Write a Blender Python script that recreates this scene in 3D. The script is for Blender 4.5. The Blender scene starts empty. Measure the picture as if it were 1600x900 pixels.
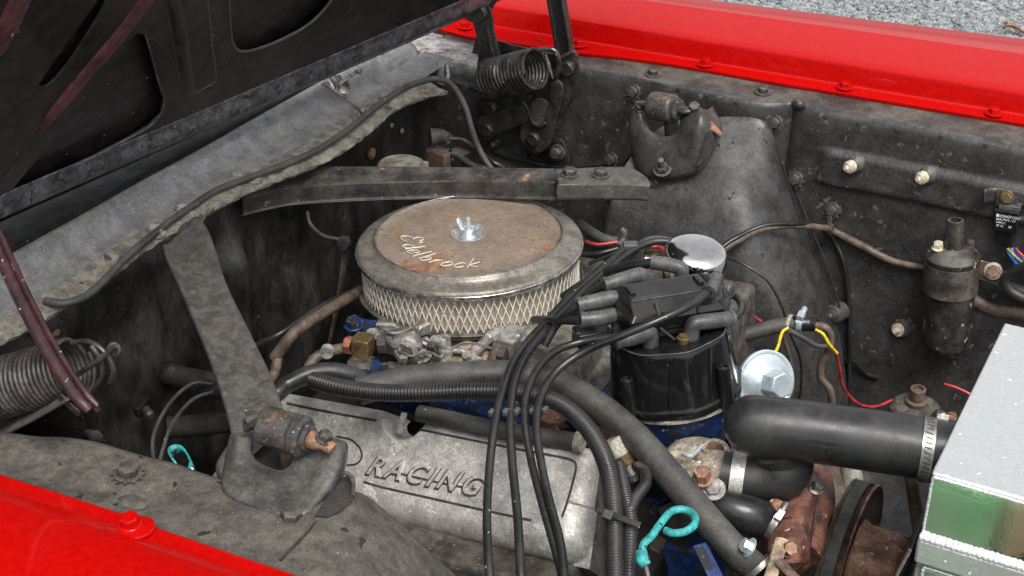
import bpy, bmesh, math, random
import numpy as np
from mathutils import Vector, Matrix
random.seed(7); RS=np.random.RandomState(5)
S=bpy.context.scene; COL=S.collection
# ---------------------------------------------------------------- camera
f_px=2400.; TH=math.radians(29.3); PH=math.radians(27.2); RO=math.radians(1.0)
cF=np.array([-math.sin(PH)*math.cos(TH),math.cos(PH)*math.cos(TH),-math.sin(TH)])
_R=np.array([math.cos(PH),math.sin(PH),0.]); _U=np.cross(_R,cF)
cR=_R*math.cos(RO)+_U*math.sin(RO); cU=-_R*math.sin(RO)+_U*math.cos(RO)
def ray(px,py): return cF+cR*(px-800)/f_px-cU*(py-450)/f_px
cC=np.array([0,0,.90])-ray(735,372)*2.39
cam=bpy.data.cameras.new('camera'); cam.sensor_width=36; cam.lens=36*f_px/1600; cam.clip_start=.05; cam.clip_end=500
co=bpy.data.objects.new('camera',cam); COL.objects.link(co)
M4=Matrix.Identity(4)
for i in range(3):
    M4[i][0]=cR[i]; M4[i][1]=cU[i]; M4[i][2]=-cF[i]; M4[i][3]=cC[i]
co.matrix_world=M4; S.camera=co
# ---------------------------------------------------------------- light: bright overcast day
W=bpy.data.worlds.new('World'); S.world=W; W.use_nodes=True
nt=W.node_tree; bg=nt.nodes['Background']
sky=nt.nodes.new('ShaderNodeTexSky'); sky.sky_type='NISHITA'; sky.sun_disc=False
SUN_EL=math.radians(60); SUN_AZ=math.radians(138)      # azimuth: sky rotation, clockwise from +Y
sky.sun_elevation=SUN_EL; sky.sun_rotation=SUN_AZ; sky.air_density=1.0; sky.dust_density=4.0; sky.ozone_density=1.0
hs=nt.nodes.new('ShaderNodeHueSaturation'); hs.inputs['Saturation'].default_value=.18
nt.links.new(sky.outputs[0],hs.inputs['Color']); nt.links.new(hs.outputs[0],bg.inputs[0]); bg.inputs[1].default_value=.13
sl=bpy.data.lights.new('sun','SUN'); sl.energy=1.2; sl.angle=math.radians(26); sl.color=(1,.97,.93)
so=bpy.data.objects.new('sun',sl); COL.objects.link(so)
sd=Vector((math.sin(SUN_AZ)*math.cos(SUN_EL),math.cos(SUN_AZ)*math.cos(SUN_EL),math.sin(SUN_EL)))
so.rotation_euler=sd.to_track_quat('Z','Y').to_euler(); so.location=sd*20
S.view_settings.view_transform='Standard'; S.view_settings.look='None'; S.view_settings.exposure=.70; S.view_settings.gamma=1
S.view_settings.use_curve_mapping=False
# ---------------------------------------------------------------- geometry helpers
AX={'x':0,'y':1,'z':2}
def at(px,py,ax='z',v=.9):
    "world point where the line of sight of a photo pixel meets the plane ax=v"
    r=ray(px,py); i=AX[ax]; return cC+r*((v-cC[i])/r[i])
def on(px,py,o,n):
    r=ray(px,py); return cC+r*(np.dot(np.array(o)-cC,n)/np.dot(r,n))
def pts(l,ax='z',v=.9):
    o=[]
    for p in l:
        if len(p)==2: o.append(at(p[0],p[1],ax,v))
        elif len(p)==3: o.append(at(p[0],p[1],ax,p[2]))
        else: o.append(at(*p))
    return o
def nz(v): v=np.array(v,float); return v/np.linalg.norm(v)
def fr(w,up=(0,0,1)):
    w=nz(w); up=np.array(up,float)
    if abs(np.dot(w,up))>.95: up=np.array([1.,0,0])
    u=nz(np.cross(up,w)); v=np.cross(w,u); return u,v,w
def crom(P,n=8,closed=False):
    P=[np.array(p,float) for p in P]
    if len(P)==2: return [P[0]+(P[1]-P[0])*t for t in np.linspace(0,1,n+1)]
    out=[]; N=len(P); R=range(N if closed else N-1)
    for i in R:
        if closed: a,b,c,d=P[i-1],P[i],P[(i+1)%N],P[(i+2)%N]
        else:
            b,c=P[i],P[i+1]; a=P[i-1] if i>0 else 2*b-c; d=P[i+2] if i+2<N else 2*c-b
        for k in range(n):
            t=k/n; out.append(.5*((2*b)+(c-a)*t+(2*a-5*b+4*c-d)*t*t+(3*b-a-3*c+d)*t**3))
    if not closed: out.append(P[-1])
    return out
class MB:
    def __init__(s): s.v=[]; s.f=[]
    def add(s,V,F):
        o=len(s.v); s.v+= [tuple(map(float,p)) for p in V]; s.f+=[tuple(i+o for i in q) for q in F]; return s
    def tube(s,P,r,seg=12,n=8,cap=True,closed=False,raw=False,flat=1.0,up=None):
        Q=P if raw else crom(P,n,closed); Q=[np.array(q,float) for q in Q]; N=len(Q)
        if callable(r): rr=[r(i/(N-1)) for i in range(N)]
        elif isinstance(r,(list,tuple)): rr=list(np.interp(np.linspace(0,1,N),np.linspace(0,1,len(r)),r))
        else: rr=[r]*N
        u=None; V=[]
        for i in range(N):
            a=Q[i-1] if (i>0 or closed) else Q[i]; b=Q[(i+1)%N] if (i<N-1 or closed) else Q[i]
            d=b-a
            if np.linalg.norm(d)<1e-9: d=np.array([0,0,1.])
            t=nz(d)
            if u is None: u,_,_=fr(t) if up is None else fr(t,up)
            u=u-t*np.dot(u,t); u=nz(u); w=np.cross(t,u)
            for k in range(seg):
                a2=2*math.pi*k/seg; V.append(Q[i]+rr[i]*(math.cos(a2)*u+flat*math.sin(a2)*w))
        F=[]
        for i in range(N if closed else N-1):
            j=(i+1)%N
            for k in range(seg): F.append((i*seg+k,i*seg+(k+1)%seg,j*seg+(k+1)%seg,j*seg+k))
        if cap and not closed:
            F.append(tuple(range(seg))[::-1]); F.append(tuple((N-1)*seg+k for k in range(seg)))
        return s.add(V,F)
    def lathe(s,prof,o,w=(0,0,1),seg=48,rmod=None,capends=True):
        u,v,w=fr(w); o=np.array(o,float); V=[];F=[]
        for (r,h) in prof:
            for k in range(seg):
                a=2*math.pi*k/seg; q=r*(rmod(a,r,h) if rmod else 1)
                V.append(o+w*h+q*(math.cos(a)*u+math.sin(a)*v))
        for i in range(len(prof)-1):
            for k in range(seg): F.append((i*seg+k,i*seg+(k+1)%seg,(i+1)*seg+(k+1)%seg,(i+1)*seg+k))
        if capends:
            if prof[0][0]>1e-5: F.append(tuple(range(seg))[::-1])
            if prof[-1][0]>1e-5: F.append(tuple((len(prof)-1)*seg+k for k in range(seg)))
        return s.add(V,F)
    def box(s,c,d,X=(1,0,0),Y=(0,1,0),Z=None,taper=1):
        X=nz(X);Y=np.array(Y,float); Y=nz(Y-X*np.dot(X,Y)); Z=np.cross(X,Y); c=np.array(c,float);V=[]
        for k in (-1,1):
            t=taper if k>0 else 1
            for (i,j) in ((-1,-1),(1,-1),(1,1),(-1,1)): V.append(c+X*i*d[0]/2*t+Y*j*d[1]/2*t+Z*k*d[2]/2)
        return s.add(V,[(3,2,1,0),(4,5,6,7),(0,1,5,4),(1,2,6,5),(2,3,7,6),(3,0,4,7)])
    def beam(s,a,b,w,h,up=(0,0,1)):
        a=np.array(a);b=np.array(b); u,v,t=fr(b-a,up); return s.box((a+b)/2,(np.linalg.norm(b-a),w,h),t,u)
    def hexa(s,o,w,r,h,rot=.3,washer=1.45,seg=6):
        if washer: s.lathe([(r*washer,0),(r*washer,r*.16),(r*washer*.93,r*.22),(0,r*.22)],o,w,20)
        u,v,w=fr(w); o=np.array(o,float); V=[];F=[]
        for (q,hh) in ((r,0),(r,h*.85),(r*.88,h)):
            for k in range(seg):
                a=rot+2*math.pi*k/seg; V.append(o+w*hh+q*(math.cos(a)*u+math.sin(a)*v))
        for i in range(2):
            for k in range(seg): F.append((i*seg+k,i*seg+(k+1)%seg,(i+1)*seg+(k+1)%seg,(i+1)*seg+k))
        F.append(tuple(2*seg+k for k in range(seg))); return s.add(V,F)
    def grid(s,G):
        n=len(G);m=len(G[0]); V=[p for r in G for p in r]
        return s.add(V,[(i*m+j,i*m+j+1,(i+1)*m+j+1,(i+1)*m+j) for i in range(n-1) for j in range(m-1)])
    def ball(s,c,r,seg=16,sq=(1,1,1)):
        prof=[(math.sin(t)*r,-math.cos(t)*r) for t in np.linspace(0,math.pi,seg//2+1)]
        o=len(s.v); s.lathe(prof,(0,0,0),(0,0,1),seg)
        c=np.array(c)
        for i in range(o,len(s.v)): p=s.v[i]; s.v[i]=(c[0]+p[0]*sq[0],c[1]+p[1]*sq[1],c[2]+p[2]*sq[2])
        return s
    def build(s,name,mat,parent=None,smooth=True,ang=35,bevel=0,solid=0,sub=0,fix=True):
        V=np.array(s.v); c=(V.min(0)+V.max(0))/2
        me=bpy.data.meshes.new(name); me.from_pydata([tuple(p) for p in V-c],[],s.f); me.update()
        if fix:
            bm=bmesh.new(); bm.from_mesh(me); bmesh.ops.recalc_face_normals(bm,faces=bm.faces); bm.to_mesh(me); bm.free()
        if smooth:
            me.shade_smooth()
            if ang: me.set_sharp_from_angle(angle=math.radians(ang))
        o=bpy.data.objects.new(name,me); COL.objects.link(o); me.materials.append(mat)
        place(o,c,parent)
        if sub: m=o.modifiers.new('s','SUBSURF'); m.levels=m.render_levels=sub
        if solid: m=o.modifiers.new('t','SOLIDIFY'); m.thickness=solid; m.offset=0
        if bevel: m=o.modifiers.new('b','BEVEL'); m.width=bevel; m.segments=3; m.limit_method='ANGLE'; m.angle_limit=math.radians(40)
        return o
WL={}
def place(o,c,parent):
    c=np.array(c,float); WL[o.name]=c
    if parent is not None:
        o.parent=parent; c=c-WL[parent.name]
    o.location=c
def thing(name,label,cat,loc,group=None):
    o=bpy.data.objects.new(name,None); COL.objects.link(o); o.empty_display_size=.02
    WL[o.name]=np.array(loc,float); o.location=loc; tag(o,label,cat,group); return o
def tag(o,label,cat=None,group=None,kind=None):
    if label: o['label']=label
    if cat: o['category']=cat
    if group: o['group']=group
    if kind: o['kind']=kind
    return o
def curve_mesh(name,cu,mat,parent,o,u,v,w,ang=30):
    ob=bpy.data.objects.new('tmp',cu); COL.objects.link(ob); bpy.context.view_layer.update()
    me=bpy.data.meshes.new_from_object(ob.evaluated_get(bpy.context.evaluated_depsgraph_get())); me.name=name
    bpy.data.objects.remove(ob); bpy.data.curves.remove(cu)
    A=np.zeros(len(me.vertices)*3); me.vertices.foreach_get('co',A); A=A.reshape(-1,3)
    B=np.array(o)+A[:,0:1]*np.array(u)+A[:,1:2]*np.array(v)+A[:,2:3]*np.array(w); c=(B.min(0)+B.max(0))/2
    me.vertices.foreach_set('co',(B-c).ravel()); me.update(); me.materials.clear(); me.materials.append(mat)
    if ang: me.shade_smooth(); me.set_sharp_from_angle(angle=math.radians(ang))
    ob=bpy.data.objects.new(name,me); COL.objects.link(ob); place(ob,c,parent); return ob
def plate(name,outer,holes,thick,mat,parent,bevel=.001,smoothn=0,up=None):
    "flat pressed plate from world points lying (nearly) in one plane, with real thickness and holes"
    O=np.array(outer); c=O.mean(0)
    n=np.zeros(3)
    for i in range(len(O)): n+=np.cross(O[i]-c,O[(i+1)%len(O)]-c)
    w=nz(n)
    if np.dot(w,cF)>0: w=-w
    u=nz(O[1]-O[0]); u=nz(u-w*np.dot(u,w)); v=np.cross(w,u)
    cu=bpy.data.curves.new(name,'CURVE'); cu.dimensions='2D'; cu.fill_mode='BOTH'; cu.extrude=max(thick/2-bevel,1e-4); cu.bevel_depth=bevel; cu.bevel_resolution=1
    for li,lp in enumerate([outer]+list(holes)):
        q=crom(lp,smoothn,True) if smoothn else lp
        sp=cu.splines.new('POLY'); sp.points.add(len(q)-1); sp.use_cyclic_u=True
        for i,p in enumerate(q):
            d=np.array(p)-c; sp.points[i].co=(np.dot(d,u),np.dot(d,v),0,1)
    return curve_mesh(name,cu,mat,parent,c,u,v,w)
def text(name,body,size,ext,mat,parent,o,u,v,shear=0,bevel=0,offset=0,space=1,align='LEFT'):
    cu=bpy.data.curves.new(name,'FONT'); cu.body=body; cu.size=size; cu.extrude=ext; cu.shear=shear; cu.bevel_depth=bevel; cu.offset=offset; cu.space_character=space; cu.align_x=align
    u=nz(u); v=nz(np.array(v)-u*np.dot(u,v)); return curve_mesh(name,cu,mat,parent,o,u,v,np.cross(u,v))
def dense(rows,nu=6,nv=6):
    R=[crom(r,nu) for r in rows]; C=list(zip(*R)); C=[crom(c,nv) for c in C]; return [list(r) for r in zip(*C)]
def sstep(a,b,x): t=np.clip((x-a)/(b-a),0,1); return t*t*(3-2*t)
def hn(x,y,z=0): # smooth pseudo noise
    return math.sin(x*1.7+math.sin(y*2.3+z))*math.sin(y*1.9+math.sin(x*1.3-z*2))
# ---------------------------------------------------------------- materials
def mat(name,base,rough=.5,metal=0.,c2=None,sc=14,mix=(.4,.62),rust=None,spk=None,dust=None,bump=.25,bsc=120,coat=0,chips=None,rvar=.15,aniso=None,stretch=None,spec=.5,mot=(34,.55,1.35)):
    rs=lambda t:.5+(t-.5)*.66
    m=bpy.data.materials.new(name); m.use_nodes=True; t=m.node_tree; N=t.nodes; L=t.links; B=N['Principled BSDF']
    tc=N.new('ShaderNodeTexCoord'); mp=N.new('ShaderNodeMapping'); L.new(tc.outputs['Object'],mp.inputs[0])
    h=(hash_(name)%97)*.37; mp.inputs['Location'].default_value=(h,h*.7,h*1.3)
    if stretch: mp.inputs['Scale'].default_value=stretch
    def noise(s,d=4,r=.6):
        n=N.new('ShaderNodeTexNoise'); n.inputs['Scale'].default_value=s; n.inputs['Detail'].default_value=d; n.inputs['Roughness'].default_value=r; L.new(mp.outputs[0],n.inputs['Vector']); return n
    def ramp(src,a,b,va=0,vb=1):
        r=N.new('ShaderNodeMapRange'); r.inputs[1].default_value=a; r.inputs[2].default_value=b; r.inputs[3].default_value=va; r.inputs[4].default_value=vb; r.interpolation_type='SMOOTHSTEP'; L.new(src,r.inputs[0]); return r.outputs[0]
    def mx(fac,a,b):
        x=N.new('ShaderNodeMix'); x.data_type='RGBA'; L.new(fac,x.inputs[0])
        for i,c in ((6,a),(7,b)):
            if isinstance(c,tuple): x.inputs[i].default_value=(*c,1)
            else: L.new(c,x.inputs[i])
        return x.outputs[2]
    def mul(a,b):
        x=N.new('ShaderNodeMath'); x.operation='MULTIPLY'; L.new(a,x.inputs[0])
        if isinstance(b,(int,float)): x.inputs[1].default_value=b
        else: L.new(b,x.inputs[1])
        return x.outputs[0]
    def addn(a,b):
        x=N.new('ShaderNodeMath'); x.operation='ADD'; L.new(a,x.inputs[0]); L.new(b,x.inputs[1]); return x.outputs[0]
    n1=noise(sc,6,.65); col=base
    c2=c2 or tuple(c*.6 for c in base)
    col=mx(ramp(n1.outputs[0],*mix),base,c2)
    fine=noise(bsc,5,.7); hsrc=fine.outputs[0]
    col=mx(ramp(fine.outputs[0],.3,.75,0,.5),col,tuple(min(1,c*1.5+.004) for c in base))
    rsrc=ramp(n1.outputs[0],.3,.7,max(rough-rvar,.03),min(rough+rvar,1)); msrc=None
    geo=N.new('ShaderNodeNewGeometry'); sx=N.new('ShaderNodeSeparateXYZ'); L.new(geo.outputs['Normal'],sx.inputs[0])
    if metal: 
        v=N.new('ShaderNodeValue'); v.outputs[0].default_value=metal; msrc=v.outputs[0]
    def over(fac,c,r,met=True,height=0):
        nonlocal col,rsrc,msrc,hsrc
        col=mx(fac,col,c)
        x=N.new('ShaderNodeMix'); L.new(fac,x.inputs[0]); L.new(rsrc,x.inputs[2]); x.inputs[3].default_value=r; rsrc=x.outputs[0]
        if met and msrc is not None:
            y=N.new('ShaderNodeMix'); L.new(fac,y.inputs[0]); L.new(msrc,y.inputs[2]); y.inputs[3].default_value=0; msrc=y.outputs[0]
        if height: hsrc=addn(hsrc,mul(fac,height))
    if dust: # settled on faces that look up
        c,amt,s=dust[:3]; nd=noise(s,5,.6); up=ramp(sx.outputs[2],*(dust[3:5] if len(dust)>4 else (.35,.95)))
        fac=mul(mul(up,ramp(nd.outputs[0],.36,.64,.12,1)),amt); over(fac,c,.95)
    if mot:
        nm=noise(mot[0]*1.2,7,.68); nm.inputs['Distortion'].default_value=.12
        vm=N.new('ShaderNodeVectorMath'); vm.operation='SCALE'; L.new(col,vm.inputs[0]); L.new(ramp(nm.outputs[0],.36,.64,mot[1],mot[2]),vm.inputs['Scale']); col=vm.outputs[0]
        ng=noise(bsc*2.6,4,.7); vg=N.new('ShaderNodeVectorMath'); vg.operation='SCALE'; L.new(col,vg.inputs[0]); L.new(ramp(ng.outputs[0],.36,.66,.80,1.24),vg.inputs['Scale']); col=vg.outputs[0]
    if rust:
        c,thr,s=rust; thr=rs(thr); nr=noise(s,7,.7); fac=ramp(nr.outputs[0],thr,thr+.04); 
        nr2=noise(s*5,3); rc=mx(ramp(nr2.outputs[0],.35,.65),c,tuple(x*.45 for x in c)); over(fac,rc,.9,height=-.5)
    if chips:
        c,thr,s=chips; thr=rs(thr); nr=noise(s,3,.5); fac=ramp(nr.outputs[0],thr,thr+.012); over(fac,c,.7,height=.6)
    if spk:
        c,thr,s=spk; thr=rs(thr)+.012; nr=noise(s*1.7,2,.5); fac=ramp(nr.outputs[0],thr,thr+.05); over(fac,c,.85)
    L.new(col,B.inputs['Base Color']); L.new(rsrc,B.inputs['Roughness'])
    if msrc is not None: L.new(msrc,B.inputs['Metallic'])
    B.inputs['Coat Weight'].default_value=coat; B.inputs['Coat Roughness'].default_value=.04
    B.inputs['Specular IOR Level'].default_value=spec
    if bump:
        bp=N.new('ShaderNodeBump'); bp.inputs['Strength'].default_value=bump; bp.inputs['Distance'].default_value=.0013; L.new(hsrc,bp.inputs['Height']); L.new(bp.outputs[0],B.inputs['Normal'])
    return m
def hash_(s): return sum((i+3)*ord(c) for i,c in enumerate(s))
DUST=(.17,.152,.128); RUST=(.30,.11,.04); ORU=(.55,.24,.10)
M=dict(
 red=mat('red_paint',(.42,.0018,.001),.28,c2=(.42,.0018,.001),sc=3,bump=.0,coat=.3,rvar=.0,mot=None,spec=.10,spk=((.7,.3,.25),.88,260)),
 apron=mat('apron_black',(.026,.025,.024),.36,c2=(.042,.039,.036),sc=14,dust=(DUST,.5,16,.75,.98),chips=((.085,.082,.078),.745,60),rust=(RUST,.86,12),spk=((.42,.40,.36),.86,150),bump=.9,bsc=80,mot=(30,.78,1.22)),
 apron_dusty=mat('apron_dusty',(.056,.050,.042),.7,c2=(.092,.082,.066),sc=16,dust=((.135,.121,.098),.5,24),spk=((.5,.46,.38),.82,190),bump=1,bsc=130,chips=((.022,.020,.018),.765,50),mot=(50,.7,1.25)),
 tower=mat('tower_grey',(.050,.049,.048),.36,c2=(.028,.027,.026),sc=7,dust=((.16,.15,.135),.4,12),rust=(ORU,.87,11),chips=((.02,.02,.02),.74,50),bump=.6,bsc=80,metal=.15,spk=((.35,.33,.3),.85,140),mot=(22,.7,1.3)),
 light_panel=mat('bare_grey_panel',(.30,.30,.30),.5,c2=(.2,.195,.185),sc=9,dust=((.33,.30,.25),.6,20),chips=((.1,.1,.1),.72,60),bump=.3),
 cowl=mat('cowl_grey',(.24,.241,.243),.30,c2=(.15,.151,.153),sc=12,metal=.35,dust=((.27,.255,.225),.55,26,.5,.98),spk=((.6,.6,.58),.80,160),bump=.5,bsc=160,mot=(36,.8,1.12)),
 cowl_dust=mat('cowl_dust',(.22,.20,.165),.9,c2=(.13,.118,.10),sc=16,spk=((.55,.52,.46),.80,260),chips=((.06,.056,.052),.76,38),bump=1,bsc=200,mot=(40,.6,1.3)),
 fire=mat('firewall_black',(.026,.0245,.023),.38,c2=(.070,.063,.054),sc=7,mix=(.47,.66),rust=((.35,.17,.08),.82,9),spk=((.42,.38,.33),.85,110),bump=.9,bsc=60,stretch=(1,1,.5),mot=(18,.5,1.5)),
 tar=mat('tar_black',(.012,.011,.010),.18,c2=(.03,.027,.024),sc=20,rust=(ORU,.82,14),spk=((.45,.42,.38),.77,60),bump=2.5,bsc=45,mot=None),
 void=mat('oily_dark',(.018,.016,.014),.8,c2=(.03,.026,.022),bump=.3),
 hood=mat('hood_black',(.014,.0122,.0126),.32,c2=(.021,.0155,.016),sc=5,spk=((.42,.37,.33),.845,75),rust=((.4,.28,.18),.92,20),bump=.6,bsc=110),
 hood_red=mat('hood_maroon',(.085,.030,.034),.45,c2=(.045,.016,.018),sc=9,chips=((.018,.015,.015),.72,40),spk=((.5,.4,.35),.84,80),bump=.3,bsc=110),
 hood_bead=mat('hood_bead',(.12,.122,.13),.30,metal=.4,c2=(.07,.072,.078),sc=16,chips=((.02,.02,.02),.70,60),spk=((.5,.5,.5),.82,90),bump=1.2,bsc=60),  # paler than the hood black: highlight along the bead put into base colour
 hinge=mat('hinge_black',(.022,.021,.020),.38,c2=(.045,.04,.036),sc=22,dust=(DUST,.25,30),spk=((.3,.26,.2),.77,140),bump=.3),
 spring=mat('spring_black',(.03,.028,.027),.28,c2=(.06,.055,.05),sc=30,bump=.15,spk=((.5,.33,.15),.74,60)),
 spring_rust=mat('spring_worn',(.075,.072,.07),.4,c2=(.05,.042,.036),sc=25,bump=.3,metal=.3,rust=(RUST,.7,25)),
 maroon=mat('maroon_paint',(.042,.012,.015),.25,c2=(.028,.009,.011),sc=16,spk=((.40,.32,.30),.78,70),chips=((.10,.07,.07),.72,34),bump=.4),
 brace=mat('brace_grey',(.062,.058,.053),.46,c2=(.082,.0765,.069),sc=26,dust=((.14,.128,.108),.35,30),rust=((.5,.25,.14),.87,20),spk=((.5,.46,.4),.83,150),bump=.7,bsc=120,mot=(50,.82,1.15)),
 brace_dark=mat('brace_dark',(.034,.031,.029),.40,c2=(.06,.055,.05),sc=14,dust=((.15,.135,.115),.5,20),rust=((.50,.25,.15),.665,20),spk=((.6,.55,.5),.84,130),bump=.6,bsc=110),
 mount=mat('mount_grey',(.050,.049,.048),.36,c2=(.078,.075,.07),sc=24,metal=.25,dust=((.15,.137,.115),.4,20),rust=((.42,.20,.10),.80,18),spk=((.45,.4,.36),.84,140),bump=.6,bsc=90,mot=(36,.75,1.2)),
 mount_rust=mat('mount_rust',(.26,.13,.07),.8,c2=(.075,.062,.055),sc=45,bump=.6,mix=(.40,.54)),
 bushing=mat('bushing_worn',(.06,.056,.052),.42,c2=(.24,.12,.06),sc=26,mix=(.52,.64),bump=.4,spk=((.4,.36,.3),.76,160)),
 bolt=mat('bolt_grey',(.10,.092,.08),.55,c2=(.05,.045,.04),sc=70,metal=.3,dust=(DUST,.5,60),bump=.4,rust=(RUST,.68,70)),
 bolt_pale=mat('bolt_pale',(.26,.25,.23),.6,c2=(.16,.15,.13),sc=60,dust=((.4,.37,.3),.6,60),bump=.4),
 stud=mat('stud_pale',(.55,.50,.40),.6,c2=(.34,.24,.13),sc=120,bump=.5,mix=(.45,.6)),
 lid=mat('lid_brown',(.27,.212,.162),.58,c2=(.20,.152,.115),sc=9,metal=.15,rust=((.36,.19,.11),.63,8),spk=((.05,.045,.04),.78,80),bump=.3,bsc=150,mot=(30,.8,1.12)),
 lid_rim=mat('lid_rim',(.245,.222,.19),.42,c2=(.15,.13,.108),sc=20,metal=.35,rust=((.15,.11,.08),.70,22),spk=((.5,.48,.44),.82,130),bump=.3,bsc=130,mix=(.38,.62),mot=(36,.75,1.15)),
 chrome=mat('chrome_worn',(.74,.73,.70),.12,metal=1,c2=(.62,.60,.55),sc=20,spk=((.2,.17,.13),.80,110),bump=.03,rvar=.06,mot=None),
 chromelid=mat('chrome_lid_edge',(.6,.6,.59),.22,metal=.9,c2=(.35,.34,.32),sc=30,spk=((.2,.18,.15),.68,100),bump=.1),
 paper=mat('filter_paper',(.46,.40,.31),.95,c2=(.34,.29,.22),sc=20,bump=.3,mot=None),
 meshw=mat('mesh_metal',(.80,.76,.66),.45,metal=.1,c2=(.62,.57,.47),sc=40,bump=0,mot=None),
 base=mat('base_pan',(.10,.095,.085),.5,c2=(.19,.17,.14),sc=24,metal=.4,bump=.3,rust=(RUST,.72,20)),
 zinc=mat('zinc',(.50,.58,.62),.34,metal=.55,c2=(.58,.63,.64),sc=12,spk=((.35,.36,.36),.80,120),bump=.1,mot=None),
 white_metal=mat('oxidised_alloy',(.36,.35,.325),.6,metal=.2,c2=(.20,.19,.17),sc=60,bump=.5),
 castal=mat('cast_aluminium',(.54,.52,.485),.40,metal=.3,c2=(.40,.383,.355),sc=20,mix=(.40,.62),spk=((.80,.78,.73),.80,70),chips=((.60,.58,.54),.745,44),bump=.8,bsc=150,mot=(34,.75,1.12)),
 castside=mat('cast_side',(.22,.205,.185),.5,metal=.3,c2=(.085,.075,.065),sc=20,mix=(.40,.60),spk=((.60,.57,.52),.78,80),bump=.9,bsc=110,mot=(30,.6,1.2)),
 gap_shade=mat('seal_black',(.007,.0068,.0065),.7,c2=(.012,.0115,.011),sc=20,spk=((.3,.28,.25),.85,110),bump=.4,spec=.2),  # near-black for the painted shade strip behind the cowl crest
 letter=mat('letter_worn',(.62,.58,.50),.5,metal=.2,c2=(.48,.43,.35),sc=60,bump=.1,mot=None),
 cup=mat('washer_steel',(.46,.47,.46),.4,metal=.5,c2=(.34,.33,.31),sc=50,bump=.2,mot=None),
 castdark=mat('cast_grime',(.055,.048,.041),.6,c2=(.10,.088,.074),sc=18,spk=((.40,.37,.33),.79,110),bump=.9,bsc=90,mot=(30,.6,1.3)),
 groove=mat('groove_grime',(.035,.033,.030),.8,c2=(.06,.055,.05),sc=60,bump=.2),
 rubber=mat('rubber_black',(.016,.016,.0165),.34,c2=(.026,.0255,.025),sc=14,dust=((.085,.082,.076),.3,14,.3,.95),spk=((.3,.29,.27),.88,60),bump=.15,bsc=120,mot=(16,.8,1.2)),
 rubber_grey=mat('rubber_greyed',(.038,.037,.035),.5,c2=(.062,.059,.053),sc=12,dust=((.14,.13,.112),.4,14),spk=((.5,.48,.42),.84,70),bump=.35,bsc=90,mot=(22,.8,1.2)),
 wire=mat('plug_wire',(.013,.013,.013),.22,c2=(.022,.0215,.021),sc=14,dust=((.09,.087,.08),.18,20),spk=((.5,.48,.45),.86,70),bump=.03,mot=None),
 boot=mat('boot_greyed',(.060,.061,.063),.42,c2=(.10,.099,.098),sc=22,dust=((.17,.165,.155),.35,30),spk=((.03,.03,.03),.74,50),bump=.3,bsc=90,mot=(30,.7,1.25)),
 plastic=mat('black_plastic',(.006,.006,.0065),.13,c2=(.009,.009,.009),sc=10,spk=((.12,.115,.10),.84,60),dust=((.10,.095,.085),.2,18),bump=.05,bsc=90,rvar=.06,mot=None),
 conduit=mat('conduit',(.014,.014,.014),.28,c2=(.022,.0215,.021),sc=10,dust=((.10,.095,.085),.25,18),bump=.03,mot=None),
 blue=mat('engine_blue',(.010,.032,.12),.42,c2=(.006,.014,.045),sc=20,spk=((.25,.26,.24),.76,60),chips=((.015,.015,.015),.62,30),bump=.6),
 brass=mat('brass_dirty',(.18,.125,.05),.5,metal=.4,c2=(.09,.065,.035),sc=60,bump=.4),
 copper=mat('copper_nut',(.26,.10,.05),.55,metal=.3,c2=(.14,.06,.035),sc=60,bump=.4),
 rustm=mat('rusty_iron',(.17,.072,.05),.55,c2=(.08,.038,.028),sc=26,spk=((.50,.33,.26),.74,60),chips=((.05,.03,.025),.70,50),bump=1,bsc=90,mot=(30,.5,1.4)),
 rusthub=mat('rusty_hub',(.26,.135,.085),.6,c2=(.10,.055,.038),sc=20,spk=((.45,.30,.2),.70,70),bump=.5,bsc=90,metal=.2),
 housing=mat('corroded_housing',(.42,.38,.31),.6,c2=(.22,.17,.12),sc=22,rust=((.35,.17,.08),.60,30),spk=((.75,.73,.68),.68,60),bump=.7,bsc=110,metal=.2),
 pulley=mat('pulley_worn',(.055,.042,.034),.5,c2=(.15,.075,.045),sc=24,mix=(.48,.66),bump=.4,metal=.3),
 belt=mat('belt_rubber',(.035,.034,.032),.7,c2=(.05,.048,.045),sc=30,bump=.3),
 tankal=mat('brushed_tank',(.76,.79,.79),.30,metal=.7,c2=(.68,.71,.71),sc=14,spk=((.85,.87,.87),.78,60),bump=.4,bsc=160,mix=(.4,.6),mot=None),
 polish=mat('polished_tank',(.93,.95,.93),.13,metal=1,c2=(.88,.90,.88),sc=9,bump=.5,rvar=.06,bsc=14,mot=None),
 weld=mat('weld_bead',(.72,.73,.72),.42,metal=.5,c2=(.55,.56,.55),sc=60,bump=.4,mot=None),
 steel=mat('clamp_steel',(.42,.40,.37),.3,metal=.8,c2=(.28,.26,.23),sc=50,bump=.1),
 cyan=mat('cyan_paint',(.045,.38,.37),.45,c2=(.03,.25,.25),sc=40,chips=((.02,.03,.03),.70,110),bump=.4,mot=(70,.6,1.2)),
 yellow=mat('yellow_wire',(.72,.48,.02),.4,c2=(.6,.4,.02),bump=.05),
 redw=mat('red_wire',(.42,.03,.035),.4,c2=(.3,.02,.02),bump=.05),
 bluew=mat('blue_wire',(.03,.16,.55),.35,c2=(.03,.14,.45),bump=.05),
 brownpipe=mat('brown_pipe',(.13,.095,.07),.5,c2=(.08,.055,.04),sc=30,bump=.3),
 cream=mat('cream_plastic',(.38,.36,.29),.6,c2=(.25,.23,.19),sc=50,bump=.3),
 white=mat('white_ink',(.8,.8,.78),.6,bump=0),
 coilm=mat('coil_can',(.022,.020,.018),.34,c2=(.05,.045,.038),sc=24,dust=((.2,.18,.15),.5,20),spk=((.35,.25,.18),.73,50),bump=.4),
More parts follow.
